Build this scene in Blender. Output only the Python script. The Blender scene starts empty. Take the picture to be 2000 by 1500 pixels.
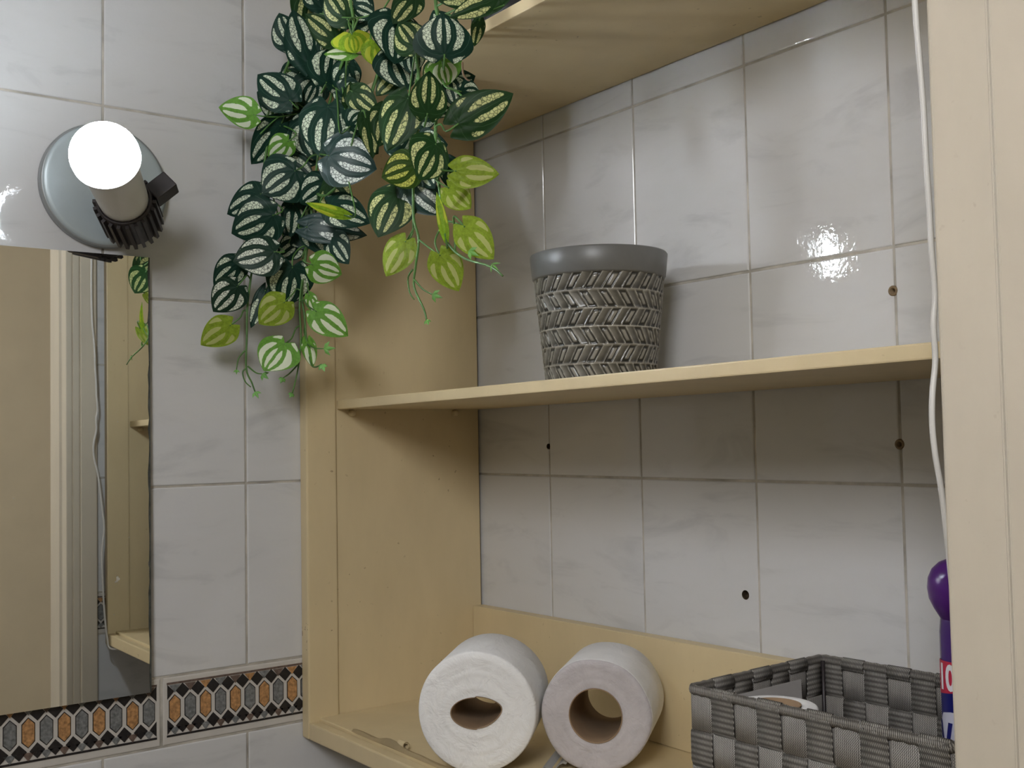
import bpy, bmesh, math, random
from mathutils import Vector, Matrix, noise as mnoise

scene = bpy.context.scene
COL = scene.collection
random.seed(11)
PI = math.pi

# ------------------------------------------------------------------ camera
cam_d = bpy.data.cameras.new('camera')
cam = bpy.data.objects.new('camera', cam_d)
COL.objects.link(cam)
CAM_R = Vector((0.60150, 0.79866, -0.01834))
CAM_U = Vector((0.05024, -0.01491, 0.99863))
CAM_F = Vector((-0.79729, 0.60159, 0.04909))
CAM_P = Vector((1.1708, -0.8202, 0.0460))
m3 = Matrix((CAM_R, CAM_U, -CAM_F)).transposed()
cam.matrix_world = Matrix.Translation(CAM_P) @ m3.to_4x4()
cam_d.sensor_width = 36
cam_d.lens = 38.4157
cam_d.clip_start = 0.02
scene.camera = cam

# ------------------------------------------------------------------ world, lights, exposure
BULB_STRENGTH = 370.0
world = bpy.data.worlds.new('world')
scene.world = world
world.use_nodes = True
wb = world.node_tree.nodes['Background']
wb.inputs['Color'].default_value = (1.0, 0.86, 0.70, 1)
wb.inputs['Strength'].default_value = 0.25
scene.view_settings.view_transform = 'Standard'
scene.view_settings.look = 'None'
scene.view_settings.exposure = 0.12
scene.view_settings.gamma = 1.0
scene.view_settings.use_curve_mapping = False

def area_light(name, loc, target, size, power, color):
    d = bpy.data.lights.new(name, 'AREA')
    d.shape = 'RECTANGLE'; d.size = size[0]; d.size_y = size[1]
    d.energy = power; d.color = color
    o = bpy.data.objects.new(name, d); COL.objects.link(o)
    o.location = loc
    o.rotation_euler = (Vector(target) - Vector(loc)).to_track_quat('-Z', 'Y').to_euler()
    return o
area_light('hall_ceiling_light', (1.45, -1.50, 0.74), (0.45, -0.3, 0.0), (0.5, 0.5), 16.0, (0.95, 0.965, 1.0))

# ------------------------------------------------------------------ materials
def new_mat(name):
    m = bpy.data.materials.new(name); m.use_nodes = True
    nt = m.node_tree
    return m, nt, nt.nodes['Principled BSDF']

def N(nt, typ, **kw):
    n = nt.nodes.new(typ)
    for k, v in kw.items(): setattr(n, k, v)
    return n

def ramp(nt, fac, stops):
    r = N(nt, 'ShaderNodeValToRGB')
    els = r.color_ramp.elements
    while len(els) < len(stops): els.new(0.5)
    for e, (p, c) in zip(els, stops):
        e.position = p; e.color = (c[0], c[1], c[2], 1)
    nt.links.new(fac, r.inputs['Fac'])
    return r

def mixc(nt, fac, a, b):
    m = N(nt, 'ShaderNodeMix', data_type='RGBA')
    L = nt.links
    if hasattr(fac, 'is_linked'): L.new(fac, m.inputs[0])
    else: m.inputs[0].default_value = fac
    for i, v in ((6, a), (7, b)):
        if hasattr(v, 'is_linked'): L.new(v, m.inputs[i])
        else: m.inputs[i].default_value = (v[0], v[1], v[2], 1)
    return m.outputs[2]

def math_n(nt, op, a, b=None, c=None):
    n = N(nt, 'ShaderNodeMath', operation=op)
    for i, v in enumerate((a, b, c)):
        if v is None: continue
        if hasattr(v, 'is_linked'): nt.links.new(v, n.inputs[i])
        else: n.inputs[i].default_value = v
    return n.outputs[0]

def noise_tex(nt, vec, scale, detail=4, rough=.55, dist=0.0):
    n = N(nt, 'ShaderNodeTexNoise')
    n.inputs['Scale'].default_value = scale
    n.inputs['Detail'].default_value = detail
    n.inputs['Roughness'].default_value = rough
    n.inputs['Distortion'].default_value = dist
    if vec is not None: nt.links.new(vec, n.inputs['Vector'])
    return n.outputs['Fac']

def bump(nt, bsdf, height, strength, dist):
    b = N(nt, 'ShaderNodeBump')
    b.inputs['Strength'].default_value = strength
    b.inputs['Distance'].default_value = dist
    nt.links.new(height, b.inputs['Height'])
    nt.links.new(b.outputs[0], bsdf.inputs['Normal'])
    return b

def world_pos(nt): return N(nt, 'ShaderNodeNewGeometry').outputs['Position']

def mapping(nt, vec, scale=(1,1,1), rot=(0,0,0)):
    m = N(nt, 'ShaderNodeMapping')
    m.inputs['Scale'].default_value = scale
    m.inputs['Rotation'].default_value = rot
    nt.links.new(vec, m.inputs['Vector'])
    return m.outputs[0]

def simple(name, color, rough=.5, metal=0.0, var=0.0, scale=40, bmp=0.0, bscale=120, spec=None):
    m, nt, b = new_mat(name)
    b.inputs['Roughness'].default_value = rough
    b.inputs['Metallic'].default_value = metal
    if spec is not None: b.inputs['Specular IOR Level'].default_value = spec
    p = world_pos(nt)
    f = noise_tex(nt, p, scale)
    lo = tuple(c * (1 - var) for c in color); hi = tuple(min(1, c * (1 + var)) for c in color)
    r = ramp(nt, f, [(.3, lo), (.7, hi)])
    nt.links.new(r.outputs[0], b.inputs['Base Color'])
    if bmp: bump(nt, b, noise_tex(nt, p, bscale), bmp, .002)
    return m

def mat_tile():
    m, nt, b = new_mat('glazed_marbled_tile')
    info = N(nt, 'ShaderNodeObjectInfo')
    add = N(nt, 'ShaderNodeVectorMath', operation='ADD')
    sc = N(nt, 'ShaderNodeVectorMath', operation='SCALE'); sc.inputs['Scale'].default_value = 3.0
    comb = N(nt, 'ShaderNodeCombineXYZ')
    for i in range(3): nt.links.new(info.outputs['Random'], comb.inputs[i])
    nt.links.new(comb.outputs[0], sc.inputs[0])
    p = world_pos(nt)
    nt.links.new(p, add.inputs[0]); nt.links.new(sc.outputs[0], add.inputs[1])
    v = mapping(nt, add.outputs[0], (5, 5, 16), (.5, .55, 0))
    f = noise_tex(nt, v, 1.6, 6, .6, .8)
    r = ramp(nt, f, [(.30, (.52, .52, .525)), (.46, (.61, .608, .608)), (.7, (.625, .622, .625))])
    nt.links.new(r.outputs[0], b.inputs['Base Color'])
    b.inputs['Roughness'].default_value = .035
    b.inputs['Specular IOR Level'].default_value = .5
    b1 = N(nt, 'ShaderNodeBump'); b1.inputs['Strength'].default_value = .09; b1.inputs['Distance'].default_value = .004
    nt.links.new(noise_tex(nt, p, 22, 3, .5), b1.inputs['Height'])
    b2 = N(nt, 'ShaderNodeBump'); b2.inputs['Strength'].default_value = .14; b2.inputs['Distance'].default_value = .0006
    nt.links.new(noise_tex(nt, p, 240, 2, .5), b2.inputs['Height'])
    nt.links.new(b1.outputs[0], b2.inputs['Normal'])
    nt.links.new(b2.outputs[0], b.inputs['Normal'])
    return m

def mat_paint(name, col, wear, rough=.45):
    m, nt, b = new_mat(name)
    p = world_pos(nt)
    f = noise_tex(nt, mapping(nt, p, (14, 14, 5)), 1.0, 5, .6)
    r = ramp(nt, f, [(.3, tuple(c * .88 for c in col)), (.7, col)])
    sp = noise_tex(nt, p, 130, 2, .5)
    r2 = ramp(nt, sp, [(.70, (0, 0, 0)), (.74, (1, 1, 1))])
    sp2 = ramp(nt, noise_tex(nt, p, 9, 3, .6), [(.5, (0, 0, 0)), (.7, (1, 1, 1))])
    fac = math_n(nt, 'MULTIPLY', r2.outputs[0], sp2.outputs[0])
    c = mixc(nt, math_n(nt, 'MULTIPLY', fac, wear), r.outputs[0], (.22, .13, .07))
    nt.links.new(c, b.inputs['Base Color'])
    b.inputs['Roughness'].default_value = rough
    bump(nt, b, noise_tex(nt, mapping(nt, p, (60, 60, 18)), 1.0, 4, .6), .22, .0012)
    return m

TILE = mat_tile()
GROUT = simple('grout', (.44, .41, .36), .9, var=.35, scale=25, bmp=.3)
CREAM = mat_paint('cream_paint', (.69, .56, .335), .9)
CASING = mat_paint('casing_paint', (.62, .555, .45), .25, .4)
HALLW = simple('hall_paint', (.74, .65, .48), .8, var=.04, scale=8)
CEIL = simple('ceiling_paint', (.78, .76, .72), .9, var=.02)
FLOOR = simple('floor_vinyl', (.20, .17, .14), .5, var=.2, scale=12)
HOLEM = simple('drilled_plaster', (.085, .062, .032), .95, var=.4, scale=300)
DARK = simple('joint_shade_black', (.012, .010, .008), .9)
WHITEPL = simple('white_plastic', (.80, .79, .77), .35, var=.02)
CABLEM = simple('cable_sheath', (.66, .64, .61), .4, var=.03)
ALUM = simple('pale_blue_grey_metal', (.46, .53, .56), .38, .25, var=.05, scale=30)
RIMMET = simple('grey_rim', (.33, .35, .36), .4, .4, var=.05)
BAKE = simple('dark_bakelite', (.028, .022, .024), .42, var=.3, scale=60)
MIRROR = None
m, nt, b = new_mat('mirror_silver')
b.inputs['Metallic'].default_value = 1.0
b.inputs['Base Color'].default_value = (.83, .84, .82, 1)
b.inputs['Roughness'].default_value = .012
p = world_pos(nt)
spots = ramp(nt, noise_tex(nt, p, 75, 2, .5), [(.76, (.012,) * 3), (.80, (.5,) * 3)])
nt.links.new(spots.outputs[0], b.inputs['Roughness'])
MIRROR = m
MEDGE = simple('mirror_edge', (.05, .055, .05), .5, var=.5, scale=200)
PAPER = simple('toilet_tissue', (.84, .83, .83), .95, var=.03, scale=60, bmp=.8, bscale=110, spec=.1)
def mat_tissue(name, col, var):
    m, nt, b = new_mat(name)
    p = N(nt, 'ShaderNodeTexCoord').outputs['Object']
    f = noise_tex(nt, p, 45, 4, .6)
    r = ramp(nt, f, [(.3, tuple(c * (1 - var) for c in col)), (.65, col)])
    nt.links.new(r.outputs[0], b.inputs['Base Color'])
    b.inputs['Roughness'].default_value = .95
    b.inputs['Specular IOR Level'].default_value = .1
    sep = N(nt, 'ShaderNodeSeparateXYZ'); nt.links.new(p, sep.inputs[0])
    rad = math_n(nt, 'SQRT', math_n(nt, 'ADD', math_n(nt, 'MULTIPLY', sep.outputs[0], sep.outputs[0]), math_n(nt, 'MULTIPLY', sep.outputs[1], sep.outputs[1])))
    rings = math_n(nt, 'MULTIPLY', math_n(nt, 'SINE', math_n(nt, 'MULTIPLY', rad, 900.0)), .028)
    h = math_n(nt, 'ADD', noise_tex(nt, mapping(nt, p, (55, 55, 24)), 1.0, 4, .6, .6), rings)
    bump(nt, b, h, .55, .005)
    return m
TISSUE = mat_tissue('white_tissue', (.85, .84, .835), .05)
TISSUEG = mat_tissue('grey_lilac_tissue', (.57, .53, .54), .16)
PAPERG = simple('grey_tissue', (.54, .50, .51), .95, var=.10, scale=45, bmp=.6, bscale=160, spec=.1)
CARD = simple('cardboard', (.30, .20, .12), .9, var=.1)
GREYP = simple('grey_paper', (.42, .40, .39), .9, var=.04)
POTBLK = simple('black_pot', (.010, .010, .011), .5)
SOIL = simple('potting_soil', (.03, .022, .016), .95, var=.5, scale=150, bmp=.8)
PURPLE = simple('purple_plastic', (.075, .012, .17), .28, var=.04)
BLUEL = simple('deep_blue_label', (.008, .010, .13), .3)
REDL = simple('red_label', (.52, .02, .06), .35)
PALEL = simple('pale_label', (.60, .60, .72), .35)
WHITEL = simple('white_print', (.80, .80, .84), .4)
BODYP = simple('violet_bottle', (.055, .018, .15), .25)
STEMG = simple('green_stem', (.07, .17, .035), .5, var=.3, scale=60)
STEMB = simple('brown_tendril', (.16, .10, .05), .6)
PLUG = simple('brown_plug', (.20, .14, .08), .8, var=.3, scale=300)

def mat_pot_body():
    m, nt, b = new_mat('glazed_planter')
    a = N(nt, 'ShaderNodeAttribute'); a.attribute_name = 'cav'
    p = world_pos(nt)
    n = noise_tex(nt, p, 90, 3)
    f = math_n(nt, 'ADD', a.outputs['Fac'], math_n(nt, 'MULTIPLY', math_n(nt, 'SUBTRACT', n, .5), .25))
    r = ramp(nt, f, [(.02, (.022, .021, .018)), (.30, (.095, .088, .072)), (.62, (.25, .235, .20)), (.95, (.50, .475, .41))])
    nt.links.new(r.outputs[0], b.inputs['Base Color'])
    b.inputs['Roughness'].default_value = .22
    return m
POTBODY = mat_pot_body()
POTRIM = simple('grey_planter_rim', (.135, .135, .13), .38, var=.05, scale=90)

def mat_weave(name, c0, c1, knit):
    m, nt, b = new_mat(name)
    uv = N(nt, 'ShaderNodeUVMap').outputs[0]
    w1 = N(nt, 'ShaderNodeTexWave', bands_direction='Y', wave_profile='SIN')
    w1.inputs['Scale'].default_value = 1.0
    w1.inputs['Distortion'].default_value = 0
    sep = N(nt, 'ShaderNodeSeparateXYZ'); nt.links.new(uv, sep.inputs[0])
    u, v = sep.outputs[0], sep.outputs[1]
    if knit:   # chevron knit: v shifted by a triangle wave of u
        tri = math_n(nt, 'PINGPONG', math_n(nt, 'MULTIPLY', u, 1100.0), 1.0)
        ph = math_n(nt, 'ADD', math_n(nt, 'MULTIPLY', v, 4200.0), math_n(nt, 'MULTIPLY', tri, 4.0))
        col = math_n(nt, 'ADD', math_n(nt, 'MULTIPLY', math_n(nt, 'SINE', ph), .5), .5)
        edge = math_n(nt, 'ABSOLUTE', math_n(nt, 'SUBTRACT', tri, .5))
        h = math_n(nt, 'MULTIPLY', col, math_n(nt, 'SUBTRACT', 1.0, edge))
    else:      # bands of slanted cord with smooth ribs between
        bands = math_n(nt, 'ADD', math_n(nt, 'MULTIPLY', math_n(nt, 'SINE', math_n(nt, 'MULTIPLY', v, 1500.0)), .5), .5)
        ph = math_n(nt, 'ADD', math_n(nt, 'MULTIPLY', u, 4300.0), math_n(nt, 'MULTIPLY', v, 1500.0))
        col = math_n(nt, 'ADD', math_n(nt, 'MULTIPLY', math_n(nt, 'SINE', ph), .5), .5)
        h = math_n(nt, 'MULTIPLY', col, math_n(nt, 'ADD', math_n(nt, 'MULTIPLY', bands, .8), .2))
    n = noise_tex(nt, world_pos(nt), 60, 3)
    hh = math_n(nt, 'ADD', h, math_n(nt, 'MULTIPLY', math_n(nt, 'SUBTRACT', n, .5), .3))
    r = ramp(nt, hh, [(.1, c0), (.8, c1)])
    nt.links.new(r.outputs[0], b.inputs['Base Color'])
    b.inputs['Roughness'].default_value = .6
    bump(nt, b, h, .5, .0008)
    return m
STRAP_H = mat_weave('knit_strap', (.085, .077, .070), (.50, .475, .44), True)
STRAP_V = mat_weave('cord_strap', (.070, .063, .056), (.37, .35, .32), False)
RIMW = mat_weave('rim_cord', (.07, .062, .055), (.31, .29, .26), False)

def mat_inlay(name, c0, c1, sc=300):
    return simple(name, tuple((a + b) / 2 for a, b in zip(c0, c1)), .35, var=.42, scale=sc)
IN_OR = mat_inlay('orange_slate', (.34, .155, .055), (.50, .29, .13))
IN_GR = mat_inlay('grey_slate', (.13, .135, .14), (.21, .215, .21))
IN_BK = simple('black_slate', (.016, .014, .015), .35, var=.3, scale=200)
IN_BR = mat_inlay('brown_slate', (.10, .06, .045), (.17, .13, .11))
IN_WH = simple('cream_lines', (.56, .53, .49), .3, var=.04)

def mat_leaf(name, dark, cream, rim=None, nb=3.4, fade=(.55, .95), rough=.45, cell=True, invert=False, trans=.25, mottle=0.0, gloss=.18):
    """stripes follow the arcs that run from the petiole point (0,0) to the tip (0,1) of the leaf's own UVs"""
    m, nt, b = new_mat(name)
    out = nt.nodes['Material Output']
    uvn = N(nt, 'ShaderNodeUVMap').outputs[0]
    info = N(nt, 'ShaderNodeObjectInfo').outputs['Random']
    wob = N(nt, 'ShaderNodeTexNoise'); wob.inputs['Scale'].default_value = 6.0; wob.inputs['Detail'].default_value = 2
    wob.noise_dimensions = '4D'
    nt.links.new(uvn, wob.inputs['Vector']); nt.links.new(math_n(nt, 'MULTIPLY', info, 50.0), wob.inputs['W'])
    wv = N(nt, 'ShaderNodeVectorMath', operation='SUBTRACT'); nt.links.new(wob.outputs['Color'], wv.inputs[0]); wv.inputs[1].default_value = (.5, .5, .5)
    ws = N(nt, 'ShaderNodeVectorMath', operation='SCALE'); nt.links.new(wv.outputs[0], ws.inputs[0]); ws.inputs['Scale'].default_value = .05
    wa = N(nt, 'ShaderNodeVectorMath', operation='ADD'); nt.links.new(uvn, wa.inputs[0]); nt.links.new(ws.outputs[0], wa.inputs[1])
    sep = N(nt, 'ShaderNodeSeparateXYZ'); nt.links.new(wa.outputs[0], sep.inputs[0])
    x, y = sep.outputs[0], sep.outputs[1]
    y1 = math_n(nt, 'SUBTRACT', 1.0, y)
    # angle between (P->A) and (P->T)
    dot = math_n(nt, 'SUBTRACT', math_n(nt, 'MULTIPLY', x, x), math_n(nt, 'MULTIPLY', y, y1))
    ang = math_n(nt, 'ARCTAN2', math_n(nt, 'ABSOLUTE', x), dot)
    v = math_n(nt, 'SUBTRACT', 1.0, math_n(nt, 'DIVIDE', ang, PI))
    band = math_n(nt, 'ADD', math_n(nt, 'MULTIPLY', math_n(nt, 'COSINE', math_n(nt, 'MULTIPLY', v, 2 * PI * nb)), -.5), .5)
    # distances: keep the petiole point and the tip dark
    da = math_n(nt, 'SQRT', math_n(nt, 'ADD', math_n(nt, 'MULTIPLY', x, x), math_n(nt, 'MULTIPLY', y, y)))
    dt = math_n(nt, 'SQRT', math_n(nt, 'ADD', math_n(nt, 'MULTIPLY', x, x), math_n(nt, 'MULTIPLY', y1, y1)))
    ka = math_n(nt, 'SMOOTH_MIN', math_n(nt, 'MULTIPLY', math_n(nt, 'SUBTRACT', da, .10), 3.5), 1.0, .1)
    kt = math_n(nt, 'SMOOTH_MIN', math_n(nt, 'MULTIPLY', math_n(nt, 'SUBTRACT', dt, .06), 6.0), 1.0, .1)
    edge = N(nt, 'ShaderNodeAttribute'); edge.attribute_name = 'edge'
    ke = math_n(nt, 'SMOOTH_MIN', math_n(nt, 'MULTIPLY', math_n(nt, 'SUBTRACT', 1.0, edge.outputs['Fac']), 5.5), 1.0, .1)
    n2 = noise_tex(nt, uvn, 16.0, 2, .5)
    s = math_n(nt, 'MULTIPLY', math_n(nt, 'MULTIPLY', band, ka), math_n(nt, 'MULTIPLY', kt, ke))
    s = math_n(nt, 'ADD', s, math_n(nt, 'MULTIPLY', math_n(nt, 'SUBTRACT', n2, .5), .30))
    mask = ramp(nt, s, [(fade[0], (0, 0, 0)), (fade[0] + .10, (1, 1, 1))]).outputs[0]
    if cell:
        vo = N(nt, 'ShaderNodeTexVoronoi', feature='DISTANCE_TO_EDGE'); vo.inputs['Scale'].default_value = 15.0
        nt.links.new(uvn, vo.inputs['Vector'])
        cl = ramp(nt, vo.outputs['Distance'], [(.02, (.15, .15, .15)), (.11, (1, 1, 1))]).outputs[0]
        mask = math_n(nt, 'MULTIPLY', mask, cl)
    base = dark
    if mottle:
        mo = ramp(nt, noise_tex(nt, uvn, 9.0, 4, .7), [(.35, dark), (.7, tuple(min(1, c * (1 + mottle)) for c in dark))]).outputs[0]
        base = mo
    col = mixc(nt, mask, base, cream)
    # fine pale veins along the dark bands
    vein = math_n(nt, 'ABSOLUTE', math_n(nt, 'SINE', math_n(nt, 'MULTIPLY', v, PI * nb)))
    vm = ramp(nt, vein, [(.015, (1, 1, 1)), (.06, (0, 0, 0))]).outputs[0]
    vm = math_n(nt, 'MULTIPLY', vm, .45)
    col = mixc(nt, vm, col, rim if rim else tuple(min(1, c * 3 + .05) for c in dark))
    nt.links.new(col, b.inputs['Base Color'])
    b.inputs['Roughness'].default_value = rough
    b.inputs['Specular IOR Level'].default_value = gloss
    bump(nt, b, band, .2, .001)
    if trans:
        t = N(nt, 'ShaderNodeBsdfTranslucent')
        nt.links.new(col, t.inputs['Color'])
        mx = N(nt, 'ShaderNodeMixShader'); mx.inputs[0].default_value = trans
        nt.links.new(b.outputs[0], mx.inputs[1]); nt.links.new(t.outputs[0], mx.inputs[2])
        nt.links.new(mx.outputs[0], out.inputs['Surface'])
    return m
LEAFM = {
    'D': mat_leaf('leaf_dark', (.008, .034, .022), (.66, .74, .57), fade=(.48, 1), trans=.12),
    'S': mat_leaf('leaf_silver', (.012, .040, .034), (.74, .80, .74), fade=(.42, 1), rough=.40, trans=.10, gloss=.35),
    'O': mat_leaf('leaf_olive', (.014, .044, .012), (.60, .62, .28), fade=(.50, 1), trans=.2),
    'P': mat_leaf('leaf_olive_yellow', (.035, .075, .010), (.70, .70, .16), fade=(.46, 1), trans=.3),
    'W': mat_leaf('leaf_white_striped', (.012, .035, .020), (.76, .80, .68), fade=(.40, 1), trans=.15),
    'V': mat_leaf('leaf_variegated', (.12, .28, .040), (.76, .82, .62), fade=(.36, 1), cell=False, trans=.3, mottle=.5, rim=(.07, .20, .03)),
    'L': mat_leaf('leaf_lime', (.22, .31, .030), (.52, .56, .20), fade=(.46, 1), cell=False, trans=.35, mottle=.6, rim=(.10, .19, .02)),
    'Y': mat_leaf('leaf_yellow_green', (.20, .33, .020), (.55, .62, .05), fade=(.42, 1), cell=False, trans=.4, mottle=.7, rim=(.08, .20, .02)),
}
SPROUTM = simple('sprout_green', (.13, .33, .06), .5, var=.35, scale=90)

m, nt, b = new_mat('lit_bulb_dome')
nt.nodes.remove(b)
em = N(nt, 'ShaderNodeEmission')
tc = N(nt, 'ShaderNodeTexCoord')
sz = N(nt, 'ShaderNodeSeparateXYZ'); nt.links.new(tc.outputs['Object'], sz.inputs[0])
fr = N(nt, 'ShaderNodeMapRange'); nt.links.new(sz.outputs[2], fr.inputs['Value'])
fr.inputs['From Min'].default_value = .001; fr.inputs['From Max'].default_value = .031
fr.inputs['To Min'].default_value = .025 * BULB_STRENGTH; fr.inputs['To Max'].default_value = BULB_STRENGTH
nt.links.new(fr.outputs[0], em.inputs['Strength'])
em.inputs['Color'].default_value = (.84, .92, 1.0, 1)
nt.links.new(em.outputs[0], nt.nodes['Material Output'].inputs['Surface'])
BULB = m

# ------------------------------------------------------------------ mesh helpers
def obj(name, bm, mat, parent=None, smooth=False, loc=None, uv=True):
    me = bpy.data.meshes.new(name)
    bm.normal_update()
    bm.to_mesh(me); bm.free()
    if mat is not None:
        for mm in (mat if isinstance(mat, (list, tuple)) else [mat]): me.materials.append(mm)
    if smooth:
        for p in me.polygons: p.use_smooth = True
    o = bpy.data.objects.new(name, me); COL.objects.link(o)
    if loc is not None: o.location = loc
    if parent is not None: o.parent = parent
    return o

def copy_of(o, parent, loc=None, rot=None):
    c = o.copy(); COL.objects.link(c); c.parent = parent
    if loc is not None: c.location = loc
    if rot is not None: c.rotation_euler = rot
    return c

def empty(name, loc=(0, 0, 0), rot=None):
    o = bpy.data.objects.new(name, None); COL.objects.link(o)
    o.location = loc; o.empty_display_size = .05
    if rot is not None: o.rotation_euler = rot
    return o

def tag(o, label, cat, group=None):
    o['label'] = label; o['category'] = cat
    if group: o['group'] = group
    return o

def struct(o): o['kind'] = 'structure'; return o

def bevel(bm, w, seg=2):
    bmesh.ops.bevel(bm, geom=list(bm.edges), offset=w, segments=seg, affect='EDGES', profile=.6, clamp_overlap=True)

def add_box(bm, lo, hi):
    vs = [bm.verts.new((x, y, z)) for x in (lo[0], hi[0]) for y in (lo[1], hi[1]) for z in (lo[2], hi[2])]
    for f in ((0, 1, 3, 2), (4, 6, 7, 5), (0, 4, 5, 1), (2, 3, 7, 6), (0, 2, 6, 4), (1, 5, 7, 3)):
        bm.faces.new([vs[i] for i in f])
    return vs

def box(name, lo, hi, mat, parent=None, bev=.0, seg=2):
    bm = bmesh.new(); add_box(bm, lo, hi)
    bmesh.ops.recalc_face_normals(bm, faces=bm.faces)
    if bev: bevel(bm, bev, seg)
    return obj(name, bm, mat, parent)

def lathe(bm, prof, seg=48, cap0=False, cap1=False, sx=1.0, sy=1.0):
    rings = []
    for r, z in prof:
        rings.append([bm.verts.new((r * math.cos(2 * PI * k / seg) * sx, r * math.sin(2 * PI * k / seg) * sy, z)) for k in range(seg)])
    for a, c in zip(rings, rings[1:]):
        for k in range(seg):
            bm.faces.new((a[k], a[(k + 1) % seg], c[(k + 1) % seg], c[k]))
    if cap0: bm.faces.new(rings[0][::-1])
    if cap1: bm.faces.new(rings[-1])
    return rings

def smooth_path(pts, n=6):
    pts = [Vector(p) for p in pts]
    if len(pts) < 3: return pts
    out = []
    for i in range(len(pts) - 1):
        p0 = pts[max(i - 1, 0)]; p1 = pts[i]; p2 = pts[i + 1]; p3 = pts[min(i + 2, len(pts) - 1)]
        for k in range(n):
            t = k / n
            out.append(.5 * ((2 * p1) + (p2 - p0) * t + (2 * p0 - 5 * p1 + 4 * p2 - p3) * t * t + (3 * p1 - p0 - 3 * p2 + p3) * t ** 3))
    out.append(pts[-1])
    return out

def tube(bm, pts, r0, r1=None, seg=6):
    if r1 is None: r1 = r0
    pts = [Vector(p) for p in pts]
    prev = None
    up = Vector((.3, .2, .9))
    n = len(pts)
    first = None
    for i, p in enumerate(pts):
        d = (pts[min(i + 1, n - 1)] - pts[max(i - 1, 0)])
        if d.length < 1e-9: d = Vector((0, 0, 1))
        d.normalize()
        a = d.cross(up)
        if a.length < .05: a = d.cross(Vector((1, 0, 0)))
        a.normalize(); c = d.cross(a)
        r = r0 + (r1 - r0) * i / max(1, n - 1)
        ring = [bm.verts.new(p + a * (r * math.cos(2 * PI * k / seg)) + c * (r * math.sin(2 * PI * k / seg))) for k in range(seg)]
        if prev:
            for k in range(seg): bm.faces.new((prev[k], prev[(k + 1) % seg], ring[(k + 1) % seg], ring[k]))
        else: first = ring
        prev = ring
    bm.faces.new(first[::-1]); bm.faces.new(prev)

# ------------------------------------------------------------------ room shell
TH, TW, J = .203, .158, .0022            # tile pitch and joint
FLOOR_Z, CEIL_Z = -1.45, .95
XR = .8625                               # wall with the doorway
DOOR_Y0, DOOR_Y1 = -.3145, -1.30
DOOR_TOP = .76
HOLES = [(.6263, .1654, .0046), (.6275, .0344, .0046), (.1535, .0348, .0034), (.4529, -.1102, .0046)]

def cut_holes(o, holes, depth):
    for k, (x, z, r) in enumerate(holes):
        bm = bmesh.new()
        bmesh.ops.create_cone(bm, cap_ends=True, segments=20, radius1=r, radius2=r, depth=depth, matrix=Matrix.Translation((x, depth * .5 - .004, z)) @ Matrix.Rotation(PI / 2, 4, 'X'))
        me = bpy.data.meshes.new('cutter'); bm.to_mesh(me); bm.free()
        me.materials.append(HOLEM)
        cut = bpy.data.objects.new('cutter', me); COL.objects.link(cut)
        md = o.modifiers.new('hole', 'BOOLEAN'); md.operation = 'DIFFERENCE'; md.object = cut; md.solver = 'EXACT'
        md.material_mode = 'TRANSFER'
        bpy.context.view_layer.update()
        dg = bpy.context.evaluated_depsgraph_get()
        new = bpy.data.meshes.new_from_object(o.evaluated_get(dg))
        o.modifiers.clear()
        o.data = new
        bpy.data.objects.remove(cut)

wall_left = struct(box('wall_left', (-.05, -1.6, FLOOR_Z), (-.0012, .05, CEIL_Z), GROUT))
wall_back = struct(box('wall_back', (-.05, .0012, FLOOR_Z), (XR + .25, .05, CEIL_Z), GROUT))
cut_holes(wall_back, HOLES, .036)
wall_right = empty('wall_right'); struct(wall_right)
box('wall_panel', (XR + .0012, DOOR_Y0 + .02, FLOOR_Z), (XR + .10, .0, CEIL_Z), GROUT, wall_right)
box('wall_panel', (XR, -1.6, FLOOR_Z), (XR + .10, DOOR_Y1 - .02, CEIL_Z), CEIL, wall_right)
box('lintel_panel', (XR, DOOR_Y1 - .02, DOOR_TOP), (XR + .10, DOOR_Y0 + .02, CEIL_Z), CEIL, wall_right)
struct(box('wall_front', (-.05, -1.65, FLOOR_Z), (2.3, -1.6, CEIL_Z), HALLW))
struct(box('wall_hall', (2.25, -1.6, FLOOR_Z), (2.30, 1.2, CEIL_Z), HALLW))
struct(box('floor', (-.05, -1.65, FLOOR_Z - .05), (2.3, 1.2, FLOOR_Z), FLOOR))
struct(box('ceiling', (-.05, -1.65, CEIL_Z), (2.3, 1.2, CEIL_Z + .05), CEIL))

def tile_mesh(w, h, t=.006):
    bm = bmesh.new()
    add_box(bm, (-w / 2, 0, -h / 2), (w / 2, t, h / 2))
    bmesh.ops.recalc_face_normals(bm, faces=bm.faces)
    fr = [e for e in bm.edges if all(v.co.y < 1e-6 for v in e.verts)]
    bmesh.ops.bevel(bm, geom=fr, offset=.0016, segments=3, affect='EDGES', profile=.5)
    for f in bm.faces: f.smooth = False
    return bm

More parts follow.
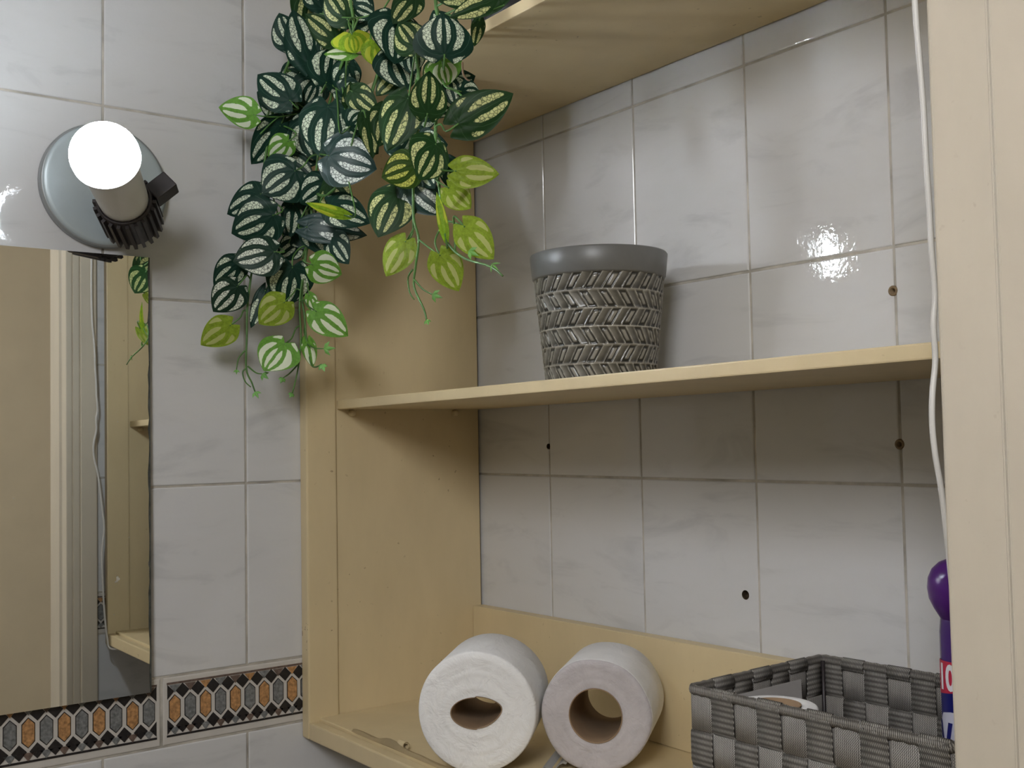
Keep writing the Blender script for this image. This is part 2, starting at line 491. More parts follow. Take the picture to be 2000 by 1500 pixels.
TILE_CACHE = {}
def place_tile(parent, axis, c, z0, z1, a0, a1, jit=True):
    """axis 'y' -> on the back wall (faces -Y), 'x' -> left wall (faces +X), '-x' -> right wall"""
    w, h = round(a1 - a0 - J, 4), round(z1 - z0 - J, 4)
    if (w, h) not in TILE_CACHE:
        o = obj('tile', tile_mesh(w, h), TILE, parent)
        TILE_CACHE[(w, h)] = o
    else:
        o = copy_of(TILE_CACHE[(w, h)], parent)
    am, zm = (a0 + a1) / 2, (z0 + z1) / 2
    r1, r2 = random.uniform(-.003, .003), random.uniform(-.003, .003)
    if axis == 'y':
        o.location = (am, 0, zm); o.rotation_euler = (r1, 0, r2)
    elif axis == 'x':
        o.location = (0, am, zm); o.rotation_euler = (r1, 0, PI / 2 + r2)
    else:
        o.location = (c, am, zm); o.rotation_euler = (r1, 0, -PI / 2 + r2)
    return o

ZB0, ZB1 = -.2763, -.2030                 # border band
rows = [(ZB0 - TH, ZB0), (ZB1, 0), (0, TH), (TH, 2 * TH), (2 * TH, 3 * TH), (3 * TH, 4 * TH)]
rows_low = [(ZB0 - 2 * TH, ZB0 - TH)]
for z0, z1 in rows + rows_low:            # left wall columns
    for y0 in (-.7895, -.6315, -.4735, -.3155, -.1575):
        place_tile(wall_left, 'x', 0, z0, z1, y0, y0 + TW if y0 < -.2 else 0)
us = [0.0, .1545, .3115, .4695, .6280, .7865, XR]
for z0, z1 in rows + rows_low:
    for a0, a1 in zip(us, us[1:]):
        o = place_tile(wall_back, 'y', 0, z0, z1, a0, a1)
        hs = [(hx, hz, r) for hx, hz, r in HOLES if a0 - r < hx < a1 + r and z0 - r < hz < z1 + r]
        if hs:
            o.data = o.data.copy()
            lm = o.rotation_euler.copy(); o.rotation_euler = (0, 0, 0)
            mw = Matrix.Translation(o.location)
            loc = o.location.copy(); o.location = (0, 0, 0); o.parent = None
            cut_holes(o, [(hx - loc.x, hz - loc.z, r) for hx, hz, r in hs], .03)
            o.parent = wall_back; o.location = loc
for z0, z1 in rows + rows_low:
    for a0, a1 in ((-.158, 0), (-.30, -.158)):
        place_tile(wall_right, '-x', XR, z0, z1, a0, a1)
# wall plugs sitting in two of the drill holes
def ring_plug(x, z, r):
    bm = bmesh.new()
    lathe(bm, [(r, .012), (r, -.0004), (r * .55, -.0004), (r * .55, .012)], 18)
    bmesh.ops.rotate(bm, verts=bm.verts, cent=(0, 0, 0), matrix=Matrix.Rotation(-PI / 2, 3, 'X'))
    o = obj('wall_plug', bm, PLUG, wall_back, True, (x, 0, z)); o['label'] = 'brown wall plug in a drill hole'
ring_plug(.6263, .1654, .0044); ring_plug(.6275, .0344, .0044)

# patterned border tiles ------------------------------------------------
PIT, HC = .0167, -.2377 - (ZB0 + ZB1) / 2
def poly_piece(pts, t=.0007, inset=.0003):
    bm = bmesh.new()
    lo = [bm.verts.new((x, .0002, z)) for x, z in pts]
    hi = [bm.verts.new((x, -t, z)) for x, z in pts]
    n = len(pts)
    bm.faces.new(hi)
    for k in range(n): bm.faces.new((lo[k], lo[(k + 1) % n], hi[(k + 1) % n], hi[k]))
    bmesh.ops.recalc_face_normals(bm, faces=bm.faces)
    return bm
HEXP = [(0, .0152), (.0064, .0090), (.0064, -.0090), (0, -.0152), (-.0064, -.0090), (-.0064, .0090)]
HEXI = [(x * .88, z * .93) for x, z in HEXP]
DIA = [(0, .0078), (.0074, 0), (0, -.0078), (-.0074, 0)]
TRI = [(-.0062, .0030), (.0062, .0030), (0, -.0054)]
TRID = [(x, -z) for x, z in TRI]
HALF = [(0, .0078), (.0072, 0), (0, -.0078)]
HALFL = [(-x, z) for x, z in HALF][::-1]
proto = {}
def inlay(key, pts, mat, parent, x, z, t=.0007):
    k = (key, mat.name)
    if k not in proto:
        proto[k] = obj(key, poly_piece(pts, t), mat, parent, loc=(x, 0, z))
        return proto[k]
    return copy_of(proto[k], parent, (x, 0, z))
def border_tile(parent, loc, rotz, first):
    h = ZB1 - ZB0 - J; w = .1962
    bt = obj('border_tile', tile_mesh(w, h), IN_WH, parent)
    bt.location = loc; bt.rotation_euler = (0, 0, rotz)
    # dark field strips along top and bottom edge
    for zz, mt in ((.0272, IN_BR), (-.0282, IN_BK)):
        bm = bmesh.new(); add_box(bm, (-w / 2 + .004, -.0005, HC + zz - .0011), (w / 2 - .004, .0005, HC + zz + .0011)); obj('edge_line', bm, mt, bt)
    for k in range(11):
        x = -w / 2 + .0125 + k * (w - .025) / 10
        orange = (k % 2 == 0) == first
        inlay('hexagon_outline', HEXP, IN_BK, bt, x, HC, .0005)
        inlay('hexagon_inlay', HEXI, IN_OR if orange else IN_GR, bt, x, HC, .0009)
        for s, P in ((1, TRI), (-1, TRID)):
            inlay('triangle_inlay', P, (IN_BR, IN_GR, IN_OR)[(k * 2 + (s > 0)) % 3] if s > 0 else (IN_GR, IN_BR)[k % 2], bt, x, HC + s * .0225)
        if k < 10:
            xm = x + (w - .025) / 20
            for s in (1, -1): inlay('diamond_inlay', DIA, IN_BK, bt, xm, HC + s * .0185)
        if k == 0:
            for s in (1, -1): inlay('half_diamond_inlay', HALF, IN_BK, bt, x - .0080, HC + s * .0185)
        if k == 10:
            for s in (1, -1): inlay('half_diamond_inlay_mirrored', HALFL, IN_BK, bt, x + .0080, HC + s * .0185)
    return bt
zc = (ZB0 + ZB1) / 2
border_tile(wall_left, (0, -.4124 + .0995, zc), PI / 2, True)
border_tile(wall_left, (0, -.4124 - .0995, zc), PI / 2, False)
border_tile(wall_left, (0, -.4124 - .2985, zc), PI / 2, True)
border_tile(wall_left, (0, -.4124 + .2985, zc), PI / 2, True)
border_tile(wall_right, (XR, -.205, zc), -PI / 2, False)

# door frame in the right wall -------------------------------------------
frame = struct(empty('trim_1', (XR, DOOR_Y0, FLOOR_Z)))
frame['label'] = 'cream painted stepped door frame at the right edge beside the cable'
def jamb_profile(sgn, y0):
    P = [(.8625, .0489), (.8480, .0489), (.8467, .0474), (.8467, .0228), (.8478, .0215), (.8542, .0205), (.8546, .0105),
         (.8602, .0092), (.8606, .0012), (.8616, 0), (.8925, 0), (.8945, -.0016), (.8960, -.0038), (.9640, -.0038), (.9640, .0489)]
    return [(x, y0 + sgn * y) for x, y in P]
def extrude_prof(name, prof, z0, z1, mat, parent):
    bm = bmesh.new()
    o0 = Vector(parent.location)
    lo = [bm.verts.new(Vector((x, y, z0)) - o0) for x, y in prof]; hi = [bm.verts.new(Vector((x, y, z1)) - o0) for x, y in prof]
    n = len(prof)
    for k in range(n): bm.faces.new((lo[k], lo[(k + 1) % n], hi[(k + 1) % n], hi[k]))
    bm.faces.new(hi); bm.faces.new(lo[::-1])
    bmesh.ops.recalc_face_normals(bm, faces=bm.faces)
    es = [e for e in bm.edges if abs(e.verts[0].co.z - e.verts[1].co.z) > .5]
    bmesh.ops.bevel(bm, geom=es, offset=.0007, segments=2, affect='EDGES')
    return obj(name, bm, mat, parent)
extrude_prof('jamb', jamb_profile(1, DOOR_Y0), FLOOR_Z, DOOR_TOP, CASING, frame)
extrude_prof('jamb', jamb_profile(-1, DOOR_Y1), FLOOR_Z, DOOR_TOP, CASING, frame)
box('head', (.8467 - XR, DOOR_Y1 - .049 - DOOR_Y0, DOOR_TOP - FLOOR_Z), (.9640 - XR, .049, DOOR_TOP + .05 - FLOOR_Z), CASING, frame, .0015)

# ------------------------------------------------------------------ open shelf cabinet
FY = -.2495                               # front plane of the cabinet
cab = empty('wall_cabinet', (0, 0, -.294))
tag(cab, 'open cream painted wooden cabinet with shelves fixed on the tiled back wall', 'cabinet')
def cbox(name, lo, hi, mat=CREAM, bev=.0012):
    lo = (lo[0], lo[1], lo[2] + .294); hi = (hi[0], hi[1], hi[2] + .294)
    return box(name, lo, hi, mat, cab, bev)
BX0, BX1 = .0178, XR - .0178
sp1 = cbox('side_panel', (.0006, -.2105, -.2925), (.0148, -.0036, .74))
sp2 = cbox('side_panel', (XR - .0148, -.2105, -.2925), (XR - .0012, -.0012, .74))
cbox('front_stile', (.0008, FY, -.2939), (BX0, -.2105, .74), bev=.0022)
cbox('front_stile', (BX1, FY, -.2939), (XR - .0018, -.2105, .74), bev=.0022)
cbox('top_board', (.0150, -.2105, .728), (XR - .0150, -.0012, .74))
cbox('bottom_board', (.0150, -.2355, -.2860), (XR - .0150, -.0012, -.2716))
cbox('front_rail', (BX0 + .0002, FY + .0004, -.2939), (BX1 - .0002, -.2362, -.2748), bev=.0018)
# back board with a slightly sloping top
bm = bmesh.new()
v = add_box(bm, (.0152, -.0172, -.2714 + .294), (XR - .0152, -.0012, -.1668 + .294))
for q in v:
    if q.co.z > .1 and q.co.x > .5: q.co.z += .0075
bmesh.ops.recalc_face_normals(bm, faces=bm.faces); bevel(bm, .0012)
obj('back_board', bm, CREAM, cab)
def sloped_board(name, x0, x1, y0, y1, z0, z1, dz, th, bev=.0013):
    bm = bmesh.new()
    v = add_box(bm, (x0, y0, 0), (x1, y1, th))
    for q in v: q.co.z += .294 + (z0 + dz * (q.co.x - x0) / (x1 - x0))
    bmesh.ops.recalc_face_normals(bm, faces=bm.faces); bevel(bm, bev)
    return obj(name, bm, CREAM, cab)
sloped_board('shelf', .0150, XR - .0150, -.2082, -.0025, .0832, .0937, .0068, .0108)
sloped_board('upper_shelf', .0150, XR - .0150, -.2155, -.0025, .4333, .445, .0036, .0122)
for x, sgn in ((.0148, 1), (XR - .0148, -1)):
    for y in (-.1889, -.0411):
        bm = bmesh.new()
        lathe(bm, [(.0001, .0075), (.0028, .0072), (.0038, .005), (.0040, 0)], 14)
        bmesh.ops.rotate(bm, verts=bm.verts, cent=(0, 0, 0), matrix=Matrix.Rotation(sgn * PI / 2, 3, 'Y'))
        obj('shelf_peg', bm, CREAM, cab, True, (x, y, .0788 + .294 + (.007 if sgn < 0 else 0)))
# strip of loose paint curling up along the joint of bottom board and rail
bm = bmesh.new()
prev = None
for i in range(26):
    t = i / 25
    x = .095 + .20 * t
    lift = .0012 + .0052 * math.exp(-((t - .42) / .13) ** 2) + .001 * math.sin(t * 21)
    ring = [bm.verts.new((x, y, -.2713 + .294 + z)) for y, z in ((-.2368, .0002 + lift * .1), (-.2345, .0014 + lift), (-.2310, .0010 + lift * .8), (-.2282, .0004))]
    if prev:
        for k in range(3): bm.faces.new((prev[k], prev[k + 1], ring[k + 1], ring[k]))
    prev = ring
bmesh.ops.solidify(bm, geom=list(bm.faces), thickness=.0006)
o = obj('loose_paint', bm, CREAM, cab); o['label'] = 'curled strip of peeling cream paint'
bm = bmesh.new()
pts = []
for i in range(15):
    a = i / 14 * 2 * PI * 1.3
    r = .0042 - .0018 * i / 14
    pts.append((r * math.cos(a), r * math.sin(a)))
for (y0, z0), (y1, z1) in zip(pts, pts[1:]):
    vs = [bm.verts.new((x, y, z)) for x, y, z in ((-.006, y0, z0), (.006, y0, z0), (.006, y1, z1), (-.006, y1, z1))]
    bm.faces.new(vs)
bmesh.ops.remove_doubles(bm, verts=bm.verts, dist=1e-6)
bmesh.ops.solidify(bm, geom=list(bm.faces), thickness=.0007)
obj('paint_curl', bm, CREAM, cab, loc=(.192, -.230, -.2664 + .294))
bm = bmesh.new()
add_box(bm, (BX0 + .001, -.2364, -.2860 + .294), (BX1 - .001, -.2352, -.2780 + .294))
obj('joint_shade_strip', bm, DARK, cab)  # near-black strip between board and rail, the slit's shade put into its colour

# ------------------------------------------------------------------ mirror
mir = empty('wall_mirror', (.0045, -.4265, .016))
tag(mir, 'frameless mirror with worn dark edge on the left tiled wall under the lamp', 'mirror')
ma, mb = -.01545, .007225                # the glass hangs slightly out of true
mir.rotation_euler = (0, -mb, ma)
W_, Ht0, Ht1 = .33, .2305, .2305
def mbox(name, x0, x1, mat, jag=0):
    bm = bmesh.new()
    n = 40
    # outline with tiny chips along the right edge
    out = [(-W_, -Ht0), (0, -Ht0)]
    for i in range(1, n): out.append((-random.uniform(0, jag), -Ht0 + (Ht0 + Ht1) * i / n))
    out += [(0, Ht1), (-W_, Ht1)]
    lo = [bm.verts.new((x0, y, z)) for y, z in out]; hi = [bm.verts.new((x1, y, z)) for y, z in out]
    k_ = len(out)
    for k in range(k_): bm.faces.new((lo[k], lo[(k + 1) % k_], hi[(k + 1) % k_], hi[k]))
    bm.faces.new(hi); bm.faces.new(lo[::-1])
    bmesh.ops.recalc_face_normals(bm, faces=bm.faces)
    return obj(name, bm, mat, mir)
mbox('backing', .0002, .0036, MEDGE)
gl = mbox('silvered_glass', .0036, .0044, MIRROR, .0016)
gl.location = (0, -.0016, 0)

# ------------------------------------------------------------------ wall lamp
lamp = empty('wall_lamp', (0, -.4735, .3185))
tag(lamp, 'lit round bulb in a ribbed holder on a pale disc above the mirror', 'lamp')
def lathe_obj(name, prof, mat, parent, M, seg=48, smooth=True):
    bm = bmesh.new(); lathe(bm, prof, seg)
    bmesh.ops.recalc_face_normals(bm, faces=bm.faces)
    o = obj(name, bm, mat, parent, smooth)
    o.matrix_local = M
    return o
RX = Matrix.Rotation(PI / 2, 4, 'Y')      # local z -> world x
lathe_obj('back_plate', [(.0001, .0122), (.058, .0120), (.0618, .0112), (.0632, .0096)], ALUM, lamp, RX, 72)
lathe_obj('plate_rim', [(.0632, .0098), (.0650, .0090), (.0656, .007), (.0656, .0008), (.060, .0006)], RIMMET, lamp, RX, 72)
BP = Vector((.160, -.519, .310)) - Vector(lamp.location)
AX = Vector((.849, -.462, .256)).normalized()
q = AX.to_track_quat('Z', 'Y').to_matrix().to_4x4()
MB_ = Matrix.Translation(BP) @ q
R = .0312
dome = [(R * math.cos(a), R * math.sin(a)) for a in [(-.14 + (PI / 2 + .14) * i / 16) for i in range(16)]] + [(.0001, R)]
bulb = lathe_obj('bulb', dome, BULB, lamp, MB_)
a0 = -.14
lathe_obj('bulb_collar', [(R * math.cos(a0) + .0001, R * math.sin(a0)), (.0300, -.0100), (.0272, -.0185), (.0258, -.026), (.0250, -.036), (.0245, -.052), (.0241, -.074), (.0232, -.090), (.018, -.098), (.0001, -.099)], WHITEPL, bulb, Matrix.Identity(4))
hold = lathe_obj('holder', [(.0235, -.0875), (.0268, -.0875), (.0268, -.134), (.0240, -.138), (.0001, -.1385)], BAKE, lamp, MB_, 48, False)
bm = bmesh.new()
for k in range(22):
    a = 2 * PI * k / 22
    v = add_box(bm, (.0260, -.0017, -.137), (.0304, .0017, -.0885))
    bmesh.ops.rotate(bm, verts=v, cent=(0, 0, 0), matrix=Matrix.Rotation(a, 3, 'Z'))
bmesh.ops.recalc_face_normals(bm, faces=bm.faces)
rb = obj('holder_ribs', bm, BAKE, hold); rb['kind'] = 'stuff'
lathe_obj('shade_ring', [(.0237, -.0870), (.0241, -.0855), (.0268, -.0860), (.0270, -.0877)], BAKE, hold, Matrix.Identity(4))
# bent neck from the holder to the plate and the terminal block beside it
bm = bmesh.new()
e0 = BP - AX * .132
tube(bm, smooth_path([tuple(e0), tuple(e0 - AX * .012), (.026, .020, -.042), (.010, .014, -.034)], 6), .016, .0150, 20)
obj('bent_neck', bm, BAKE, lamp, True)
bm = bmesh.new()
add_box(bm, (-.011, -.0085, -.008), (.011, .0085, .008)); bmesh.ops.recalc_face_normals(bm, faces=bm.faces); bevel(bm, .0012)
tb = obj('terminal_block', bm, BAKE, lamp)
tb.matrix_local = Matrix.Translation(BP - AX * .100 + Vector((.016, .030, .018))) @ q @ Matrix.Rotation(.75, 4, 'Z') @ Matrix.Scale(1.15, 4)

# ------------------------------------------------------------------ trailing cable
cable = empty('trailing_cable', (.831, -.278, .30))
tag(cable, 'thin white cable hanging loosely against the door frame', 'cable')
CP = [(-.2896, .34), (-.2887, .2807), (-.2866, .2527), (-.2845, .2247), (-.2839, .1965), (-.2823, .1685), (-.2818, .1461), (-.2800, .1210), (-.2826, .1041), (-.2819, .0847),
      (-.2861, .0652), (-.2872, .0487), (-.2854, .0323), (-.2813, .0129), (-.2790, -.0119), (-.2769, -.0531), (-.2759, -.0886)]
pts = [(.831, y + .0112 + max(0, .02 - z) * .06, z) for y, z in CP] + [(.832, -.262, -.13), (.834, -.260, -.19), (.835, -.257, -.24), (.832, -.2535, -.280), (.826, -.249, -.2975), (.81, -.22, -.2985), (.80, -.12, -.2985)]
pts = [(.833, -.276, .62), (.832, -.277, .45)] + pts
bm = bmesh.new()
tube(bm, [Vector(p_) - Vector(cable.location) for p_ in smooth_path(pts, 5)], .0017, .0017, 8)
obj('cable_sheath', bm, CABLEM, cable, True)

# ------------------------------------------------------------------ textured planter
PR0, PR1, PH = .0545, .0670, .1275
planter = empty('ceramic_planter', (.3625, -.100, .0975))
tag(planter, 'grey ceramic planter with raised herringbone relief standing on the middle shelf', 'planter')
NC, NRW = 21, 6.0
def herring(th, z):
    zz = (PH - .024 - z) / (PH - .024) * NRW
    r = int(math.floor(zz)); fz = zz - r
    sl = (.5 - fz) * (-1 if r % 2 == 0 else 1)
    c = (th / (2 * PI) * NC * 2 + sl * 1.15 + (.5 if r % 2 else 0))
    ci = math.floor(c); fc = c - ci
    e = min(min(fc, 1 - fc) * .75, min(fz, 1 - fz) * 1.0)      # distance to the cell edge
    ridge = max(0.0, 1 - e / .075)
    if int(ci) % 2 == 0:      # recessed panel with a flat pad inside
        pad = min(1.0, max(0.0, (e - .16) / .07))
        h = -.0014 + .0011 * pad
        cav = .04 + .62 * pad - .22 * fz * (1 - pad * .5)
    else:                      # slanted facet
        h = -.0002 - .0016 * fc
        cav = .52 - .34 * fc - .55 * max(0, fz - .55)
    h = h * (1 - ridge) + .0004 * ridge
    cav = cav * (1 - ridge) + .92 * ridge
    return h, cav
bm = bmesh.new()
NA, NZ = 480, 92
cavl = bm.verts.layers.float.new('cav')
ringsv = []
for j in range(NZ + 1):
    z = (PH - .024) * j / NZ
    rr = PR0 + (PR1 - PR0) * z / PH
    ring = []
    for k in range(NA):
        th = 2 * PI * k / NA
        h, cv = herring(th, z)
        if j == NZ: h, cv = 0, .8
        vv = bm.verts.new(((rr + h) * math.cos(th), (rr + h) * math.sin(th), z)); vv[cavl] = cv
        ring.append(vv)
    ringsv.append(ring)
for a, c in zip(ringsv, ringsv[1:]):
    for k in range(NA): bm.faces.new((a[k], a[(k + 1) % NA], c[(k + 1) % NA], c[k]))
bm.faces.new(ringsv[0][::-1])
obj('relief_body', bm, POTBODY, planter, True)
zt = PH - .0245
r_ = lambda z: PR0 + (PR1 - PR0) * z / PH
bm = bmesh.new()
lathe(bm, [(r_(zt) - .003, zt - .001), (r_(zt) + .0006, zt), (r_(zt) + .0016, zt + .0015), (r_(PH) + .0014, PH - .0015), (r_(PH) + .0004, PH), (r_(PH) - .0042, PH), (r_(PH) - .0056, PH - .002), (r_(.1) - .007, .10), (PR0 - .004, .006), (.001, .006)], 96)
bmesh.ops.recalc_face_normals(bm, faces=bm.faces)
obj('smooth_rim', bm, POTRIM, planter, True)

# ------------------------------------------------------------------ toilet rolls
def roll(name, label, c, axis, R_, L_, hole, mat_face, mat_side, core_r, squash=1.0, flat=0.0, group=None):
    """c: centre of the front face; axis: direction pointing away into the cabinet"""
    root = empty(name, c)
    tag(root, label, 'toilet roll', group)
    ax = Vector(axis).normalized()
    zz = Vector((0, 0, 1)); xx = zz.cross(-ax).normalized(); yy = (-ax).cross(xx)
    Mx = Matrix((xx, yy, -ax)).transposed().to_4x4()
    seg = 72
    bm = bmesh.new()
    def outer(a, s=1.0):
        w = 1 + .006 * math.sin(3 * a + 1) + flat * math.cos(6 * a + .4)
        return R_ * w * s
    def ring(fn, z): return [bm.verts.new((fn(2 * PI * k / seg)[0], fn(2 * PI * k / seg)[1], z)) for k in range(seg)]
    po = lambda s: (lambda a: (outer(a, s) * math.cos(a), outer(a, s) * math.sin(a)))
    hp = lambda s: (lambda a: tuple(q_ * s for q_ in hole(a)))
    mid = lambda t: (lambda a: tuple(h_ + (o_ - h_) * t for h_, o_ in zip(hole(a), po(.965)(a))))
    prof = [ring(po(1.0), -L_ + .003), ring(po(1.0), -L_ * .5), ring(po(1.0), -.004), ring(po(.99), -.0012), ring(po(.965), .0)]
    for i, t in enumerate((.9, .8, .7, .6, .5, .4, .3, .2, .1)):
        prof.append(ring(mid(t), .0005 * math.sin(i * 2.1) + .0006))
    prof.append(ring(hp(1.0), 0))
    for a, b_ in zip(prof, prof[1:]):
        for k in range(seg): bm.faces.new((a[k], a[(k + 1) % seg], b_[(k + 1) % seg], b_[k]))
    back = [prof[0], ring(po(.97), -L_), ring(hp(1.0), -L_)]
    for a, b_ in zip(back, back[1:]):
        for k in range(seg): bm.faces.new((b_[k], b_[(k + 1) % seg], a[(k + 1) % seg], a[k]))
    bmesh.ops.recalc_face_normals(bm, faces=bm.faces)
    for f in bm.faces:
        f.material_index = 1 if f.normal.z > .6 else 0
    o = obj('paper', bm, [mat_side, mat_face], root, True); o.matrix_local = Mx
    bm = bmesh.new()
    rs = []
    for s, z in ((1.0, .0008), (.97, .0012), (.955, 0), (.955, -L_), (1.0, -L_ - .0004)):
        rs.append([bm.verts.new((hole(2 * PI * k / seg)[0] * s, hole(2 * PI * k / seg)[1] * s, z)) for k in range(seg)])
    for a, b_ in zip(rs, rs[1:]):
        for k in range(seg): bm.faces.new((a[k], a[(k + 1) % seg], b_[(k + 1) % seg], b_[k]))
    bmesh.ops.recalc_face_normals(bm, faces=bm.faces)
    o2 = obj('cardboard_core', bm, CARD, root, True); o2.matrix_local = Mx
    return root, Mx
def lens(a):      # squashed core: pointed on the right
    r = .0252 * (1 / math.sqrt(math.cos(a) ** 2 + (math.sin(a) / .60) ** 2))
    x, y = r * math.cos(a), r * math.sin(a)
    if x > 0: x, y = x * 1.0, y * (1 - .20 * (x / .0252) ** 2) + .0035 * (x / .0252) ** 2
    else: y -= .001
    return x, y
circ = lambda a: (.0258 * math.cos(a), .0258 * math.sin(a))
r1, M1 = roll('toilet_roll', 'white toilet roll with a squashed lens-shaped core, left of the two lying rolls', (.3075, -.2185, -.2716 + .0578), (-.696, .717, 0), .0572, .100, lens, TISSUE, TISSUE, .024)
r2, M2 = roll('toilet_roll', 'greyish toilet roll with a round open core, right of the two lying rolls', (.3790, -.1310, -.2716 + .0537), (-.62, .785, 0), .0532, .092, circ, TISSUEG, TISSUE, .026, flat=.008)
# loose tail of paper under the grey roll
bm = bmesh.new()
prev = None
for i in range(9):
    t = i / 8
    ring = [bm.verts.new((-.030 - .024 * t, -.0475 - .0066 * math.sin(t * 1.4) + .002 * math.sin(t * 9), z)) for z in (-.002, -.03, -.07)]
    if prev:
        for k in range(2): bm.faces.new((prev[k], prev[k + 1], ring[k + 1], ring[k]))
    prev = ring
bmesh.ops.solidify(bm, geom=list(bm.faces), thickness=.0005)
tl = obj('loose_sheet', bm, PAPER, r2); tl.matrix_local = M2

# ------------------------------------------------------------------ woven basket
BK = Vector((.5692, -.1981, -.2714))
basket = empty('woven_basket', BK, (0, 0, math.radians(1.5)))
tag(basket, 'grey rectangular basket of woven flat straps at the right end of the cabinet', 'basket')
BL, BD, BH = .2150, .1660, .1245
NVX, NVY, RH = 10, 7, .0272
def ribbon(name, path, wdir, width, th, mat):
    """flat strap: path of (point, outward normal)"""
    bm = bmesh.new()
    uvl = bm.loops.layers.uv.new('UVMap')
    prev = None; s = 0; lastp = None
    wd = Vector(wdir) * (width / 2)
    for p_, n_ in path:
        p_ = Vector(p_); n_ = Vector(n_)
        if lastp is not None: s += (p_ - lastp).length
        lastp = p_
        ring = [bm.verts.new(p_ - wd - n_ * th / 2), bm.verts.new(p_ + wd - n_ * th / 2), bm.verts.new(p_ + wd + n_ * th / 2), bm.verts.new(p_ - wd + n_ * th / 2)]
        uvs = [(-width / 2, s), (width / 2, s), (width / 2, s), (-width / 2, s)]
        if prev:
            for k in range(4):
                f = bm.faces.new((prev[0][k], prev[0][(k + 1) % 4], ring[(k + 1) % 4], ring[k]))
                for lp, uv in zip(f.loops, (prev[1][k], prev[1][(k + 1) % 4], uvs[(k + 1) % 4], uvs[k])): lp[uvl].uv = uv
        else: first = ring
        prev = (ring, uvs)
    bm.faces.new(first[::-1]); bm.faces.new(prev[0])
    bmesh.ops.recalc_face_normals(bm, faces=bm.faces)
    return obj(name, bm, mat, basket, True)
AMP = .0016
def sgnw(i, r): return 1 if (i + r) % 2 == 1 else -1     # vertical strap i lies outside at row r
walls = [((0, 0, 0), (1, 0, 0), (0, -1, 0), BL, NVX), ((0, BD, 0), (1, 0, 0), (0, 1, 0), BL, NVX),
         ((0, 0, 0), (0, 1, 0), (-1, 0, 0), BD, NVY), ((BL, 0, 0), (0, 1, 0), (1, 0, 0), BD, NVY)]
NR = 4
ZT = BH - .006
for org, dr, nr, ln, nv in walls:
    org, dr, nr = Vector(org), Vector(dr), Vector(nr)
    pit = ln / nv
    for i in range(nv):
        path = []
        base = org + dr * (pit * (i + .5))
        n = 44
        for k in range(n + 1):
            z = .001 + (ZT - .001) * k / n
            rr = (ZT - z) / RH
            ph = math.cos(PI * (rr - .5 + 0))     # changes sign at row boundaries
            r = int(rr)
            fz = rr - r
            w = min(1, 3.2 * math.sin(PI * fz)) * sgnw(i, r)
            path.append((base + Vector((0, 0, z)) + nr * (AMP * w), nr))
        if sgnw(i, 0) == 1:      # this strap is folded over the rim
            up = Vector((0, 0, 1))
            path = path[:-2]
            for off, zz_, nn in ((.0027, BH - .0085, nr), (.0030, BH - .0035, nr), (.0020, BH - .0003, (nr + up).normalized()), (0, BH + .0007, up),
                                 (-.0020, BH - .0003, (up - nr).normalized()), (-.0030, BH - .0035, -nr), (-.0027, BH - .0090, -nr)):
                path.append((base + up * zz_ + nr * off, nn))
        ribbon('vertical_strap', path, dr, pit * .965, .0012, STRAP_V)
    for r in range(NR + 1):
        zc_ = ZT - RH * (r + .5)
        hgt = RH * .97
        if zc_ - RH / 2 < 0:
            hgt = zc_ + RH / 2 - .001; zc_ = .001 + hgt / 2
            if hgt < .006: continue
        path = []
        n = nv * 8
        for k in range(n + 1):
            s = ln * k / n
            i = min(nv - 1, int(s / pit)); fs = s / pit - i
            w = -min(1, 3.2 * math.sin(PI * fs)) * sgnw(i, r)
            path.append((org + dr * s + Vector((0, 0, zc_)) + nr * (AMP * w), nr))
        ribbon('horizontal_strap', path, (0, 0, 1), hgt, .0012, STRAP_H)
# rim bead with turned-over strap ends
bm = bmesh.new()
uvl = bm.loops.layers.uv.new('UVMap')
cr = .004
corner = []
for cx, cy, a_s in ((cr, cr, PI), (BL - cr, cr, 1.5 * PI), (BL - cr, BD - cr, 0), (cr, BD - cr, .5 * PI)):
    for k in range(5):
        a = a_s + PI / 2 * k / 4
        corner.append(Vector((cx + (cr + .001) * math.cos(a), cy + (cr + .001) * math.sin(a), BH - .0035)))
loop_pts = []
for k in range(len(corner)):
    a, c = corner[k], corner[(k + 1) % len(corner)]
    nseg = max(1, int((c - a).length / .004))
    for t in range(nseg): loop_pts.append(a.lerp(c, t / nseg))
n = len(loop_pts); rings = []; s = 0; ss = []
for k in range(n):
    d = (loop_pts[(k + 1) % n] - loop_pts[k - 1]).normalized(); side = Vector((d.y, -d.x, 0))
    wv = .0003 * math.sin(s * 900)
    ring = [bm.verts.new(loop_pts[k] + side * ((.0027 + wv) * math.cos(2 * PI * q_ / 10)) + Vector((0, 0, (.0040 + wv) * math.sin(2 * PI * q_ / 10)))) for q_ in range(10)]
    rings.append(ring); ss.append(s); s += (loop_pts[(k + 1) % n] - loop_pts[k]).length
ss.append(s)
for k in range(n):
    a, c = rings[k], rings[(k + 1) % n]
    for q_ in range(10):
        f = bm.faces.new((a[q_], a[(q_ + 1) % 10], c[(q_ + 1) % 10], c[q_]))
        for lp, uv in zip(f.loops, ((ss[k], q_ * .0018), (ss[k], (q_ + 1) * .0018), (ss[k + 1], (q_ + 1) * .0018), (ss[k + 1], q_ * .0018))): lp[uvl].uv = uv
bmesh.ops.recalc_face_normals(bm, faces=bm.faces)
obj('rim_binding', bm, RIMW, basket, True)
bm = bmesh.new(); add_box(bm, (.001, .001, .0006), (BL - .001, BD - .001, .0022)); obj('base_panel', bm, STRAP_H, basket)
